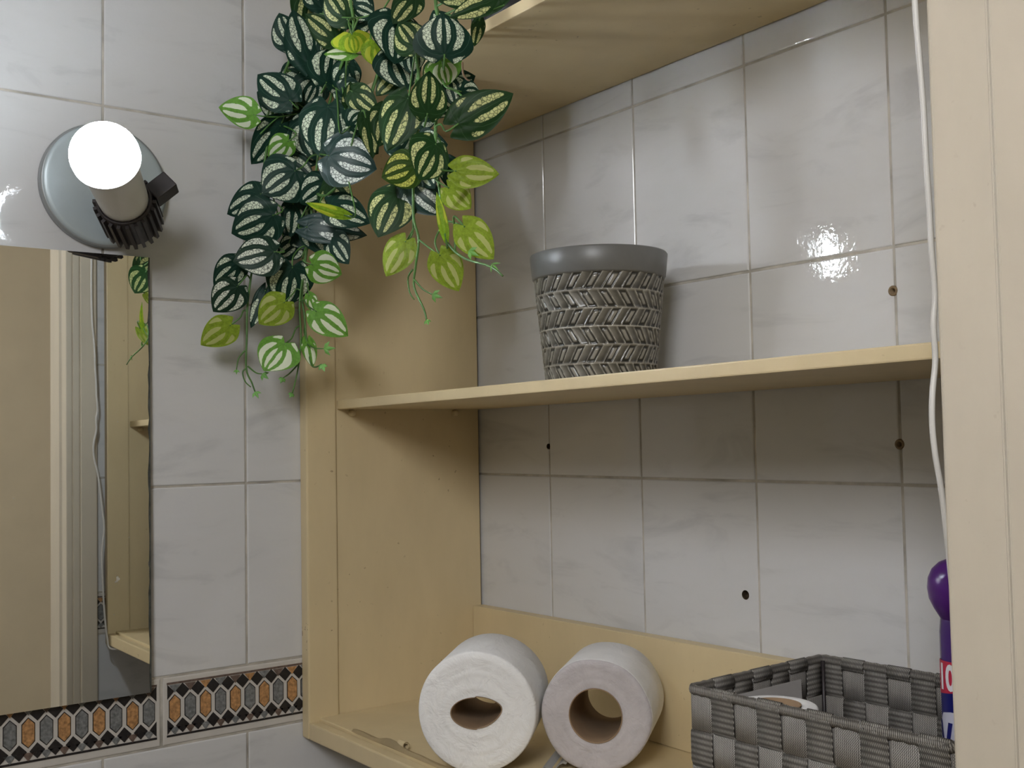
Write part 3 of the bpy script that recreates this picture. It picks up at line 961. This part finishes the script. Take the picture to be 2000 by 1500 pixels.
for cx, cy in ((.004, .004), (BL - .004, .004), (.004, BD - .004), (BL - .004, BD - .004)):
    bm = bmesh.new(); tube(bm, [(cx, cy, .001), (cx, cy, BH - .004)], .0016, .0016, 8); obj('corner_wire', bm, BAKE, basket, True)

# half used roll standing in the basket, folded grey paper beside it
hr = .0325
half = empty('toilet_roll', (.6150, -.1560, -.2688))
tag(half, 'small half-used white toilet roll standing upright inside the woven basket', 'toilet roll')
bm = bmesh.new()
HZ = .1080
lathe(bm, [(hr, .0), (hr, HZ - .002), (hr - .0008, HZ - .0006), (hr - .002, HZ), (.0205, HZ), (.0200, HZ - .001), (.0200, .0), (hr, .0)], 64)
bmesh.ops.recalc_face_normals(bm, faces=bm.faces)
obj('paper', bm, PAPER, half, True)
bm = bmesh.new()
lathe(bm, [(.0201, HZ + .0008), (.0192, HZ + .0006), (.0190, .0)], 48)
obj('cardboard_core', bm, CARD, half, True)
card = empty('folded_paper', (.5765, -.115, -.2688), (0, math.radians(-1.0), math.radians(1.5)))
tag(card, 'plain grey folded paper leaning on the inner left side of the woven basket', 'paper')
bm = bmesh.new()
v = add_box(bm, (-.0006, -.042, 0), (.0002, .0435, .108)); obj('front_leaf', bm, GREYP, card)
bm = bmesh.new()
v = add_box(bm, (-.0015, -.042, 0), (-.0008, .0430, .1065)); obj('back_leaf', bm, GREYP, card)

# ------------------------------------------------------------------ bottle in the basket
bot = empty('cleaner_bottle', (.7518, -.1180, -.2688))
tag(bot, 'purple bottle with a ball-shaped cap and blue label in the woven basket', 'bottle')
BR = .0170
bm = bmesh.new()
lathe(bm, [(.001, 0), (BR - .002, 0), (BR, .002), (BR, .176), (BR - .0008, .184), (BR - .0016, .188), (.0125, .190), (.001, .190)], 48)
bmesh.ops.recalc_face_normals(bm, faces=bm.faces)
bottle_body = obj('body', bm, BODYP, bot, True)
bm = bmesh.new()
lathe(bm, [(BR - .0010, .1850), (BR + .0008, .1880), (.0204, .1925), (.0231, .1985), (.0240, .2055), (.0233, .2125), (.0205, .2188), (.0157, .2234), (.009, .2262), (.001, .2270)], 48)
bmesh.ops.recalc_face_normals(bm, faces=bm.faces)
obj('cap', bm, PURPLE, bot, True)
bm = bmesh.new(); lathe(bm, [(BR + .00025, .030), (BR + .0003, .1570)], 64); bmesh.ops.recalc_face_normals(bm, faces=bm.faces)
lab = obj('label', bm, BLUEL, bot, True); lab['label'] = 'deep blue wrap label'
face_dir = math.atan2(CAM_P.y + .118, CAM_P.x - .7518)   # the side of the label that looks out of the cabinet
def on_cyl(u, z, off): return Vector(((BR + off) * math.cos(face_dir + u / BR), (BR + off) * math.sin(face_dir + u / BR), z))
def cyl_patch(name, poly, off, mat, par):
    bm = bmesh.new()
    vs = [bm.verts.new((u, z, 0)) for u, z in poly]
    f = bm.faces.new(vs)
    bmesh.ops.triangulate(bm, faces=bm.faces)
    for _ in range(4): bmesh.ops.subdivide_edges(bm, edges=list(bm.edges), cuts=1, use_grid_fill=True)
    for q_ in bm.verts: q_.co = on_cyl(q_.co.x, q_.co.y, off)
    bmesh.ops.recalc_face_normals(bm, faces=bm.faces)
    return obj(name, bm, mat, par, True)
def text_patch(name, s, u0, z0, size, off, mat, par, sx=1.0):
    cu = bpy.data.curves.new('t', 'FONT'); cu.body = s; cu.size = size; cu.resolution_u = 4
    cu.offset = size * .035
    to = bpy.data.objects.new('t', cu); COL.objects.link(to)
    bpy.context.view_layer.update()
    me = bpy.data.meshes.new_from_object(to.evaluated_get(bpy.context.evaluated_depsgraph_get()))
    bpy.data.objects.remove(to)
    bm = bmesh.new(); bm.from_mesh(me)
    bmesh.ops.subdivide_edges(bm, edges=[e for e in bm.edges if e.calc_length() > .002], cuts=2)
    for q_ in bm.verts: q_.co = on_cyl(u0 + q_.co.x * sx, z0 + q_.co.y, off)
    o_ = obj(name, bm, mat, par)
    return o_
E_ = .0166
cyl_patch('red_band', [(-.0262, .1340), (E_ * 1.35, .142), (E_ * 1.35, .1575), (-.0262, .1575)], .0005, REDL, lab)
text_patch('number_ten', '10', -.0230, .1387, .0238, .0008, WHITEL, lab, .66)
cyl_patch('pale_badge', [(-.0262, .060), (.020, .060), (.020, .1230), (-.0120, .1238), (-.0200, .1220), (-.0240, .1165), (-.0262, .107)], .0005, PALEL, lab)
text_patch('letter_v', 'V', -.0240, .0850, .044, .0008, BLUEL, lab, .46)

# ------------------------------------------------------------------ trailing plant
LEAVES = [
    ((0.1479,-0.2867,0.4252),(0.1535,-0.2782,0.4632),0.0476,'D',0.41),
    ((0.1083,-0.2866,0.4569),(0.0994,-0.3008,0.5175),0.0419,'D',0.32),
    ((0.0738,-0.2779,0.5180),(0.0565,-0.2895,0.5051),0.0220,'D',-0.02),
    ((0.0914,-0.3022,0.4180),(0.0691,-0.3304,0.4498),0.0446,'D',0.20),
    ((0.0684,-0.2951,0.4197),(0.0404,-0.3210,0.4381),0.0473,'D',-0.03),
    ((0.0772,-0.3378,0.3994),(0.0510,-0.3664,0.4093),0.0345,'V',-0.18),
    ((0.1501,-0.2863,0.3975),(0.1553,-0.2981,0.3423),0.0587,'D',0.25),
    ((0.0842,-0.2772,0.4021),(0.0870,-0.2701,0.3584),0.0563,'D',0.13),
    ((0.1685,-0.2951,0.3407),(0.2000,-0.2589,0.3266),0.0584,'S',-0.17),
    ((0.0967,-0.2996,0.3387),(0.0842,-0.3306,0.3131),0.0586,'D',0.18),
    ((0.0672,-0.3264,0.3160),(0.0359,-0.3542,0.2978),0.0366,'D',0.43),
    ((0.0887,-0.3221,0.2893),(0.0620,-0.3578,0.2697),0.0528,'D',-0.07),
    ((0.1482,-0.2835,0.2944),(0.1731,-0.2507,0.2771),0.0388,'D',-0.41),
    ((0.1065,-0.2895,0.2773),(0.1469,-0.2420,0.2692),0.0327,'S',-0.21),
    ((0.2042,-0.2980,0.2722),(0.1925,-0.3340,0.2805),0.0123,'Y',-0.39),
    ((0.0836,-0.3012,0.3738),(0.0621,-0.3142,0.3586),0.0287,'V',-0.15),
    ((0.0683,-0.3032,0.3945),(0.0511,-0.3286,0.3516),0.0389,'D',-0.39),
    ((0.1938,-0.2808,0.4035),(0.2113,-0.2629,0.3816),0.0294,'O',-0.01),
    ((0.2254,-0.2838,0.3679),(0.2383,-0.2818,0.3273),0.0205,'O',-0.34),
    ((0.1915,-0.2829,0.3680),(0.2008,-0.2704,0.3813),0.0302,'D',0.29),
    ((0.1840,-0.2795,0.3926),(0.1966,-0.2832,0.4117),0.0169,'O',0.36),
    ((0.0787,-0.2761,0.4425),(0.0512,-0.2976,0.4610),0.0310,'D',0.19),
    ((0.0917,-0.2774,0.5475),(0.0875,-0.2848,0.4983),0.0381,'O',-0.29),
    ((0.1605,-0.2813,0.4674),(0.1513,-0.3115,0.4941),0.0310,'O',0.27),
    ((0.1860,-0.2823,0.4818),(0.1853,-0.3061,0.5084),0.0390,'O',-0.26),
    ((0.1938,-0.2807,0.4934),(0.2081,-0.2620,0.4826),0.0270,'D',0.14),
    ((0.2249,-0.2979,0.4497),(0.2229,-0.2927,0.4326),0.0416,'Y',-0.20),
    ((0.2800,-0.3032,0.4236),(0.2833,-0.2974,0.3984),0.0304,'Y',-0.34),
    ((0.2171,-0.2938,0.4341),(0.2038,-0.3186,0.4319),0.0140,'V',0.11),
    ((0.3086,-0.2960,0.4397),(0.3179,-0.3029,0.3955),0.0536,'D',-0.37),
    ((0.3515,-0.3037,0.3983),(0.3409,-0.3157,0.4226),0.0338,'O',-0.01),
    ((0.4158,-0.3155,0.3702),(0.4217,-0.3196,0.4036),0.0518,'D',0.14),
    ((0.4639,-0.3075,0.4105),(0.4327,-0.3350,0.4034),0.0280,'O',-0.33),
    ((0.4832,-0.3070,0.3979),(0.4644,-0.3420,0.3803),0.0197,'O',0.06),
    ((0.4546,-0.3066,0.3878),(0.4497,-0.3078,0.3683),0.0121,'O',-0.19),
    ((0.3936,-0.3030,0.3720),(0.3884,-0.2943,0.3546),0.0334,'V',0.04),
    ((0.2912,-0.2902,0.4121),(0.3058,-0.2824,0.3772),0.0451,'D',-0.39),
    ((0.3776,-0.3087,0.3305),(0.3881,-0.3114,0.3645),0.0336,'O',0.30),
    ((0.3332,-0.3014,0.3557),(0.3250,-0.3205,0.3090),0.0403,'O',0.43),
    ((0.4231,-0.3035,0.3381),(0.4282,-0.2877,0.3375),0.0207,'D',0.33),
    ((0.4339,-0.3145,0.3065),(0.4649,-0.2805,0.3304),0.0373,'O',-0.10),
    ((0.3973,-0.3139,0.2970),(0.3967,-0.3301,0.2653),0.0392,'O',-0.43),
    ((0.3464,-0.3028,0.2916),(0.3329,-0.3294,0.2798),0.0360,'P',0.07),
    ((0.3165,-0.3039,0.2712),(0.3151,-0.3243,0.2314),0.0436,'O',0.33),
    ((0.3255,-0.2979,0.2800),(0.3473,-0.2733,0.2509),0.0360,'S',-0.04),
    ((0.4210,-0.3085,0.2701),(0.4459,-0.2829,0.2660),0.0275,'L',-0.03),
    ((0.3964,-0.2996,0.2615),(0.4002,-0.2782,0.2461),0.0268,'L',-0.35),
    ((0.4096,-0.3138,0.2188),(0.4083,-0.3205,0.2545),0.0091,'Y',0.04),
    ((0.3221,-0.2993,0.2264),(0.3137,-0.3158,0.1958),0.0292,'L',0.31),
    ((0.4352,-0.3109,0.2201),(0.4414,-0.2862,0.1945),0.0304,'L',-0.06),
    ((0.3911,-0.3065,0.2030),(0.3949,-0.2906,0.1729),0.0303,'L',0.22),
    ((0.0885,-0.3210,0.2500),(0.0730,-0.3606,0.2396),0.0457,'W',0.37),
    ((0.0569,-0.3470,0.2398),(0.0418,-0.3687,0.2149),0.0337,'D',-0.26),
    ((0.0656,-0.3531,0.2125),(0.0462,-0.3719,0.1865),0.0395,'W',-0.11),
    ((0.0815,-0.2958,0.2352),(0.0698,-0.2978,0.1932),0.0528,'D',-0.19),
    ((0.1198,-0.2898,0.2340),(0.1303,-0.2613,0.2239),0.0367,'V',0.18),
    ((0.0914,-0.3109,0.1954),(0.0694,-0.3298,0.1733),0.0379,'L',-0.11),
    ((0.1246,-0.2889,0.1835),(0.1406,-0.2601,0.1577),0.0357,'V',-0.13),
    ((0.0594,-0.3180,0.2112),(0.0544,-0.3327,0.1704),0.0188,'D',0.12),
    ((0.0660,-0.3614,0.1707),(0.0373,-0.3827,0.1508),0.0340,'L',-0.12),
    ((0.0844,-0.3080,0.1511),(0.0820,-0.3307,0.1229),0.0460,'V',0.44),
    ((0.0856,-0.2804,0.1556),(0.0956,-0.2794,0.1262),0.0170,'V',-0.29),
    ((0.0856,-0.2761,0.2816),(0.1130,-0.2578,0.2483),0.0343,'D',-0.42),
    ((0.0722,-0.2900,0.3080),(0.0780,-0.2951,0.2710),0.0254,'D',-0.27),
    ((0.0896,-0.2799,0.2047),(0.0951,-0.2746,0.1843),0.0143,'V',0.39),
    ((0.1189,-0.2723,0.3242),(0.0989,-0.2940,0.3026),0.0405,'D',-0.14),
    ((0.1478,-0.2720,0.4462),(0.1444,-0.2850,0.4730),0.0391,'O',-0.18),
    ((0.1120,-0.2711,0.5199),(0.1028,-0.2729,0.5624),0.0388,'D',0.38),
    ((0.0583,-0.2929,0.3672),(0.0815,-0.2703,0.3392),0.0287,'D',-0.03),
    ((0.0634,-0.2855,0.4905),(0.0656,-0.3010,0.5243),0.0377,'D',0.14),
    ((0.1232,-0.2690,0.2648),(0.1419,-0.2622,0.2354),0.0299,'D',0.33),
    ((0.0638,-0.2717,0.3146),(0.0526,-0.2723,0.2791),0.0297,'D',-0.03),
    ((0.0937,-0.2713,0.4439),(0.0868,-0.2796,0.4179),0.0421,'D',-0.35),
    ((0.0564,-0.2645,0.4308),(0.0546,-0.2549,0.4002),0.0413,'O',0.23),
    ((0.0539,-0.2814,0.2777),(0.0733,-0.2539,0.2999),0.0423,'D',-0.42),
    ((0.1633,-0.2697,0.4418),(0.1522,-0.2692,0.4084),0.0320,'D',-0.14),
    ((0.1779,-0.2724,0.4779),(0.1893,-0.2530,0.5092),0.0313,'D',-0.17),
    ((0.0654,-0.2722,0.4896),(0.0683,-0.2917,0.5182),0.0433,'D',-0.43),
    ((0.0517,-0.2889,0.3740),(0.0738,-0.2631,0.3555),0.0337,'D',0.31),
    ((0.0832,-0.2708,0.5178),(0.1098,-0.2511,0.4979),0.0406,'D',0.26),
    ((0.1104,-0.2716,0.4882),(0.1190,-0.2681,0.4577),0.0333,'D',-0.04),
    ((0.0628,-0.2738,0.4142),(0.0527,-0.2981,0.3810),0.0354,'O',0.44),
    ((0.0637,-0.2715,0.4636),(0.0618,-0.2939,0.4396),0.0408,'D',0.19),
    ((0.0854,-0.2654,0.4411),(0.0834,-0.2714,0.4786),0.0409,'D',0.14),
    ((0.1548,-0.2744,0.4162),(0.1695,-0.2525,0.4022),0.0347,'D',0.37),
    ((0.0559,-0.2746,0.2710),(0.0366,-0.2938,0.2528),0.0313,'D',0.16),
    ((0.1443,-0.2706,0.4274),(0.1517,-0.2791,0.4566),0.0366,'D',-0.12),
    ((0.1250,-0.2735,0.3239),(0.1430,-0.2672,0.2864),0.0395,'O',0.44),
    ((0.1770,-0.2723,0.3693),(0.1938,-0.2524,0.3430),0.0392,'O',0.25),
    ((0.2563,-0.2776,0.3692),(0.2590,-0.2873,0.3320),0.0316,'O',-0.26),
    ((0.3220,-0.2819,0.3187),(0.3477,-0.2691,0.3150),0.0307,'D',0.10),
    ((0.3394,-0.2824,0.3540),(0.3423,-0.2750,0.3789),0.0241,'D',-0.21),
    ((0.3825,-0.2894,0.3654),(0.3875,-0.2855,0.3398),0.0301,'D',-0.04),
    ((0.2837,-0.2824,0.3211),(0.2853,-0.2785,0.3482),0.0295,'D',-0.30),
    ((0.3302,-0.2879,0.2998),(0.3476,-0.2846,0.2739),0.0295,'D',0.30),
    ((0.3634,-0.2876,0.3814),(0.3533,-0.2889,0.3581),0.0246,'O',0.06),
    ((0.3756,-0.2871,0.2896),(0.3745,-0.2721,0.2623),0.0227,'D',0.19),
    ((0.3745,-0.2881,0.3587),(0.3977,-0.2716,0.3636),0.0276,'D',0.27),
    ((0.3161,-0.2834,0.3467),(0.3403,-0.2714,0.3511),0.0310,'D',-0.03),
    ((0.3111,-0.2840,0.4142),(0.3092,-0.2805,0.3887),0.0298,'D',0.13),
    ((0.3782,-0.2864,0.4054),(0.3735,-0.2979,0.4277),0.0282,'D',0.25),
    ((0.3198,-0.2842,0.4596),(0.3176,-0.3062,0.4309),0.0273,'O',0.30),
    ((0.3130,-0.2816,0.3586),(0.3081,-0.2917,0.3361),0.0331,'D',0.13),
    ((0.3415,-0.2820,0.3564),(0.3494,-0.2590,0.3463),0.0314,'D',0.41),
    ((0.2865,-0.2818,0.3983),(0.2808,-0.3030,0.3745),0.0247,'O',0.18),
]
STEMS = [
    [(0.2007,-0.2765,0.5195),(0.1902,-0.2774,0.4690),(0.1478,-0.2761,0.4272),(0.1093,-0.2752,0.3700),(0.0931,-0.2749,0.3168),(0.0768,-0.2754,0.2683),(0.0800,-0.2835,0.2245),(0.0845,-0.2891,0.1926),(0.0845,-0.2876,0.1590),(0.0827,-0.2907,0.1254),(0.0800,-0.2963,0.0987)],
    [(0.1244,-0.2717,0.5476),(0.0701,-0.2759,0.5070),(0.0608,-0.3033,0.4288),(0.0574,-0.3176,0.3470),(0.0565,-0.3268,0.2666),(0.0556,-0.3364,0.1985),(0.0579,-0.3388,0.1591),(0.0572,-0.3393,0.1259),(0.0589,-0.3337,0.1104),(0.0598,-0.3306,0.1009)],
    [(0.1727,-0.2786,0.3281),(0.0920,-0.2762,0.3169),(0.0886,-0.2761,0.2891),(0.0799,-0.2836,0.2160),(0.0849,-0.2833,0.1816),(0.0853,-0.2808,0.1508),(0.0990,-0.2817,0.1274),(0.1237,-0.2833,0.1275)],
    [(0.3022,-0.2838,0.4820),(0.3208,-0.2876,0.4259),(0.3357,-0.2905,0.3777),(0.3342,-0.2921,0.3256),(0.3317,-0.2951,0.2831),(0.3351,-0.2978,0.2469),(0.3446,-0.2987,0.2252),(0.3380,-0.2982,0.2021),(0.3345,-0.2979,0.1840),(0.3529,-0.2996,0.1615),(0.3576,-0.3000,0.1514)],
    [(0.3625,-0.2886,0.4596),(0.3747,-0.2922,0.3988),(0.3715,-0.2936,0.3533),(0.3710,-0.2969,0.3024),(0.3850,-0.3015,0.2581),(0.3944,-0.3041,0.2227),(0.4051,-0.3052,0.2090),(0.4298,-0.3077,0.1952),(0.4654,-0.3115,0.1844),(0.4792,-0.3130,0.1791),(0.4910,-0.3144,0.1722)],
]
TWIGS = [
    [(0.3348,-0.2978,0.2367),(0.3191,-0.2964,0.2275)],
    [(0.3446,-0.2987,0.2252),(0.3661,-0.3007,0.2139),(0.3864,-0.3034,0.2040)],
    [(0.3357,-0.2980,0.1899),(0.3515,-0.2994,0.1795),(0.3688,-0.3010,0.1728)],
    [(0.3319,-0.2976,0.1997),(0.3225,-0.2968,0.1940),(0.3252,-0.2971,0.1805),(0.3342,-0.2979,0.1724)],
    [(0.3947,-0.3041,0.2337),(0.4147,-0.3061,0.2275),(0.4279,-0.3074,0.2225)],
    [(0.0572,-0.3393,0.1259),(0.0559,-0.3429,0.1220),(0.0567,-0.3404,0.1120),(0.0584,-0.3347,0.1059)],
    [(0.0570,-0.3408,0.1453),(0.0549,-0.3470,0.1369),(0.0540,-0.3491,0.1247)],
    [(0.0577,-0.3378,0.1286),(0.0605,-0.3296,0.1214),(0.0627,-0.3235,0.1203)],
    [(0.0828,-0.2907,0.1299),(0.0791,-0.2993,0.1199),(0.0767,-0.3055,0.1154)],
    [(0.0854,-0.2808,0.1524),(0.1063,-0.2821,0.1463),(0.1295,-0.2837,0.1439)],
    [(0.4116,-0.3070,0.3438),(0.4337,-0.3093,0.3296),(0.4361,-0.3095,0.3203)],
    [(0.4383,-0.3129,0.3570),(0.4398,-0.3131,0.3466),(0.4466,-0.3138,0.3399),(0.4509,-0.3143,0.3382)],
    [(0.1259,-0.2821,0.5068),(0.1721,-0.2853,0.4877),(0.2279,-0.2893,0.4682),(0.2629,-0.2920,0.4614)],
    [(0.2248,-0.2905,0.4685),(0.2212,-0.2945,0.4557),(0.2216,-0.2959,0.4500)],
    [(0.3972,-0.3014,0.4126),(0.4504,-0.3067,0.3941),(0.4957,-0.3115,0.3866)],
    [(0.0720,-0.3207,0.4012),(0.0739,-0.3065,0.4031),(0.0752,-0.2856,0.4096)],
    [(0.0693,-0.3268,0.3817),(0.0707,-0.3142,0.3958),(0.0723,-0.3058,0.4036)],
]
SPROUTS = [
    ((0.0607,-0.3310,0.1009),(0.0664,-0.3295,0.0935),0.0078),
    ((0.0809,-0.2968,0.0987),(0.0827,-0.3007,0.0941),0.0089),
    ((0.1304,-0.2841,0.1438),(0.1415,-0.2761,0.1438),0.0108),
    ((0.1246,-0.2838,0.1274),(0.1298,-0.2829,0.1200),0.0109),
    ((0.0636,-0.3239,0.1203),(0.0711,-0.3202,0.1144),0.0100),
    ((0.0776,-0.3059,0.1154),(0.0793,-0.3098,0.1097),0.0100),
    ((0.3585,-0.3006,0.1513),(0.3625,-0.3016,0.1477),0.0072),
    ((0.3697,-0.3015,0.1727),(0.3782,-0.2965,0.1689),0.0090),
    ((0.0550,-0.3495,0.1247),(0.0585,-0.3510,0.1200),0.0055),
    ((0.4745,-0.3130,0.1843),(0.4810,-0.3104,0.1775),0.0049),
    ((0.4369,-0.3089,0.2004),(0.4450,-0.3044,0.1954),0.0084),
]

plant = empty('trailing_plant', (.300, -.130, .4470))
tag(plant, 'artificial trailing plant with striped heart-shaped leaves hanging over the upper shelf', 'plant')
PO = Vector(plant.location)
bm = bmesh.new()
lathe(bm, [(.001, 0), (.050, 0), (.052, .002), (.066, .118), (.069, .119), (.069, .128), (.063, .128), (.061, .115), (.001, .112)], 48)
bmesh.ops.recalc_face_normals(bm, faces=bm.faces)
obj('pot', bm, POTBLK, plant, True)
bm = bmesh.new(); lathe(bm, [(.0615, .1125), (.045, .1165), (.02, .1185), (.001, .119)], 32); bmesh.ops.recalc_face_normals(bm, faces=bm.faces)
obj('soil', bm, SOIL, plant, True)
ALLST = []
for s in STEMS:
    top = Vector(s[0])
    start = [PO + Vector((random.uniform(-.03, .01), random.uniform(-.04, 0), .110)), PO + Vector((random.uniform(-.06, -.03), -.075, .150))]
    path = smooth_path([tuple(p_) for p_ in start] + s, 5)
    ALLST += path[10:]
    bm = bmesh.new(); tube(bm, [p_ - PO for p_ in path], .0019, .0008, 6)
    obj('stem', bm, STEMG, plant, True)
for i, s in enumerate(TWIGS):
    path = smooth_path(s, 5)
    bm = bmesh.new(); tube(bm, [p_ - PO for p_ in path], .0010, .0006, 5)
    if i == 11: o = obj('tendril', bm, STEMB, plant, True)
    else: o = obj('twig', bm, STEMG, plant, True)

def leaf_mesh(L_, W_, rnd, curl):
    bm = bmesh.new()
    uvl = bm.loops.layers.uv.new('UVMap'); el = bm.verts.layers.float.new('edge')
    ns, nu = 16, 12
    BACK = .26
    grid = []; uvs = {}
    cup = rnd.uniform(.10, .22); droop = rnd.uniform(-.06, .16) + curl; wav = rnd.uniform(.0, .03); ph = rnd.uniform(0, 6)
    for j in range(ns + 1):
        s = j / ns
        if s < .36: pf = .40 + .60 * math.sin(PI / 2 * s / .36)
        else:
            q_ = (s - .36) / .64
            pf = math.cos(PI / 2 * q_ ** 1.12) ** .86 if q_ < 1 else 0
        pf = max(pf, .004)
        row = []
        for k in range(nu + 1):
            u = 2 * k / nu - 1
            au = abs(u)
            x = pf * u * W_ / (2 * L_)
            y = (1 + BACK) * s - BACK
            fb = (1 - s) ** 5
            y += fb * (.21 * (1 - au) ** 1.3 + .05 * max(0, au - .75) * 4)
            zz = -cup * (x * 1.0) ** 2 * 1.6 + .05 * au * au * 0
            zz += -droop * (y - .15) ** 2 + wav * math.sin(3 * y + ph) * au
            zz += .010 * math.cos(2 * PI * 3.4 * au * .55) * min(1, 2.4 * (1 - s))
            v_ = bm.verts.new((x * L_, y * L_, zz * L_))
            v_[el] = max(au, 1 - (1 - au) * 1.0) ** 1.0 if s > .08 else max(au, .8 - 4 * s)
            uvs[v_] = (x, y)
            row.append(v_)
        grid.append(row)
    for j in range(ns):
        for k in range(nu):
            f = bm.faces.new((grid[j][k], grid[j][k + 1], grid[j + 1][k + 1], grid[j + 1][k]))
            for lp in f.loops: lp[uvl].uv = uvs[lp.vert]
    return bm

rnd = random.Random(3)
for A, T, W_l, typ, tilt in LEAVES:
    A, T = Vector(A), Vector(T)
    ax = T - A; L_l = ax.length; ax.normalize()
    view = (CAM_P - A).normalized()
    n_ = view - ax * view.dot(ax); n_.normalize()
    n_ = Matrix.Rotation(tilt, 3, ax) @ n_
    x_ = ax.cross(n_).normalized()
    cosw = max(.55, math.cos(tilt))
    bm = leaf_mesh(L_l, W_l / cosw, rnd, .12 if typ in 'DOS' else .05)
    lf = obj('leaf', bm, LEAFM[typ], plant, True)
    ML = Matrix.Translation(A - PO) @ Matrix((x_, ax, n_)).transposed().to_4x4()
    lf.matrix_local = ML
    # petiole to the nearest stem point above
    best = min(ALLST, key=lambda p_: (p_ - (A + Vector((0, 0, .02)))).length + 3 * max(0, (p_ - A).dot(view) + .004))
    if (best - A).length < .10:
        inv = ML.inverted()
        back = A - n_ * .006 - ax * .012
        pts_ = smooth_path([tuple(inv @ (A - PO)), tuple(inv @ (back - PO)), tuple(inv @ ((best + back) / 2 - PO - view * .008 + Vector((0, 0, .004)))), tuple(inv @ (best - PO))], 4)
        bm = bmesh.new(); tube(bm, pts_, .0008, .0010, 5)
        obj('petiole', bm, STEMG, lf, True)
for A, T, W_s in SPROUTS:
    A, T = Vector(A), Vector(T)
    ax = (T - A); L_s = max(ax.length, .006); ax.normalize()
    view = (CAM_P - A).normalized(); n_ = (view - ax * view.dot(ax)).normalized(); x_ = ax.cross(n_)
    bm = bmesh.new()
    for ang, ll in ((0, 1.0), (.85, .75), (-.85, .75)):
        d = Vector((math.sin(ang), math.cos(ang), 0)) * (L_s * ll); e_ = Vector((math.cos(ang), -math.sin(ang), 0)) * (W_s * .21)
        c_ = [Vector((0, 0, 0)), d * .45 + e_ + Vector((0, 0, -.0008)), d + Vector((0, 0, -.0015)), d * .45 - e_ + Vector((0, 0, -.0008))]
        mid_ = bm.verts.new(d * .45 + Vector((0, 0, .0006)))
        vs = [bm.verts.new(p_) for p_ in c_]
        for k in range(4): bm.faces.new((vs[k], vs[(k + 1) % 4], mid_))
    o = obj('sprout', bm, SPROUTM, plant, True)
    o.matrix_local = Matrix.Translation(A - PO) @ Matrix((x_, ax, n_)).transposed().to_4x4()
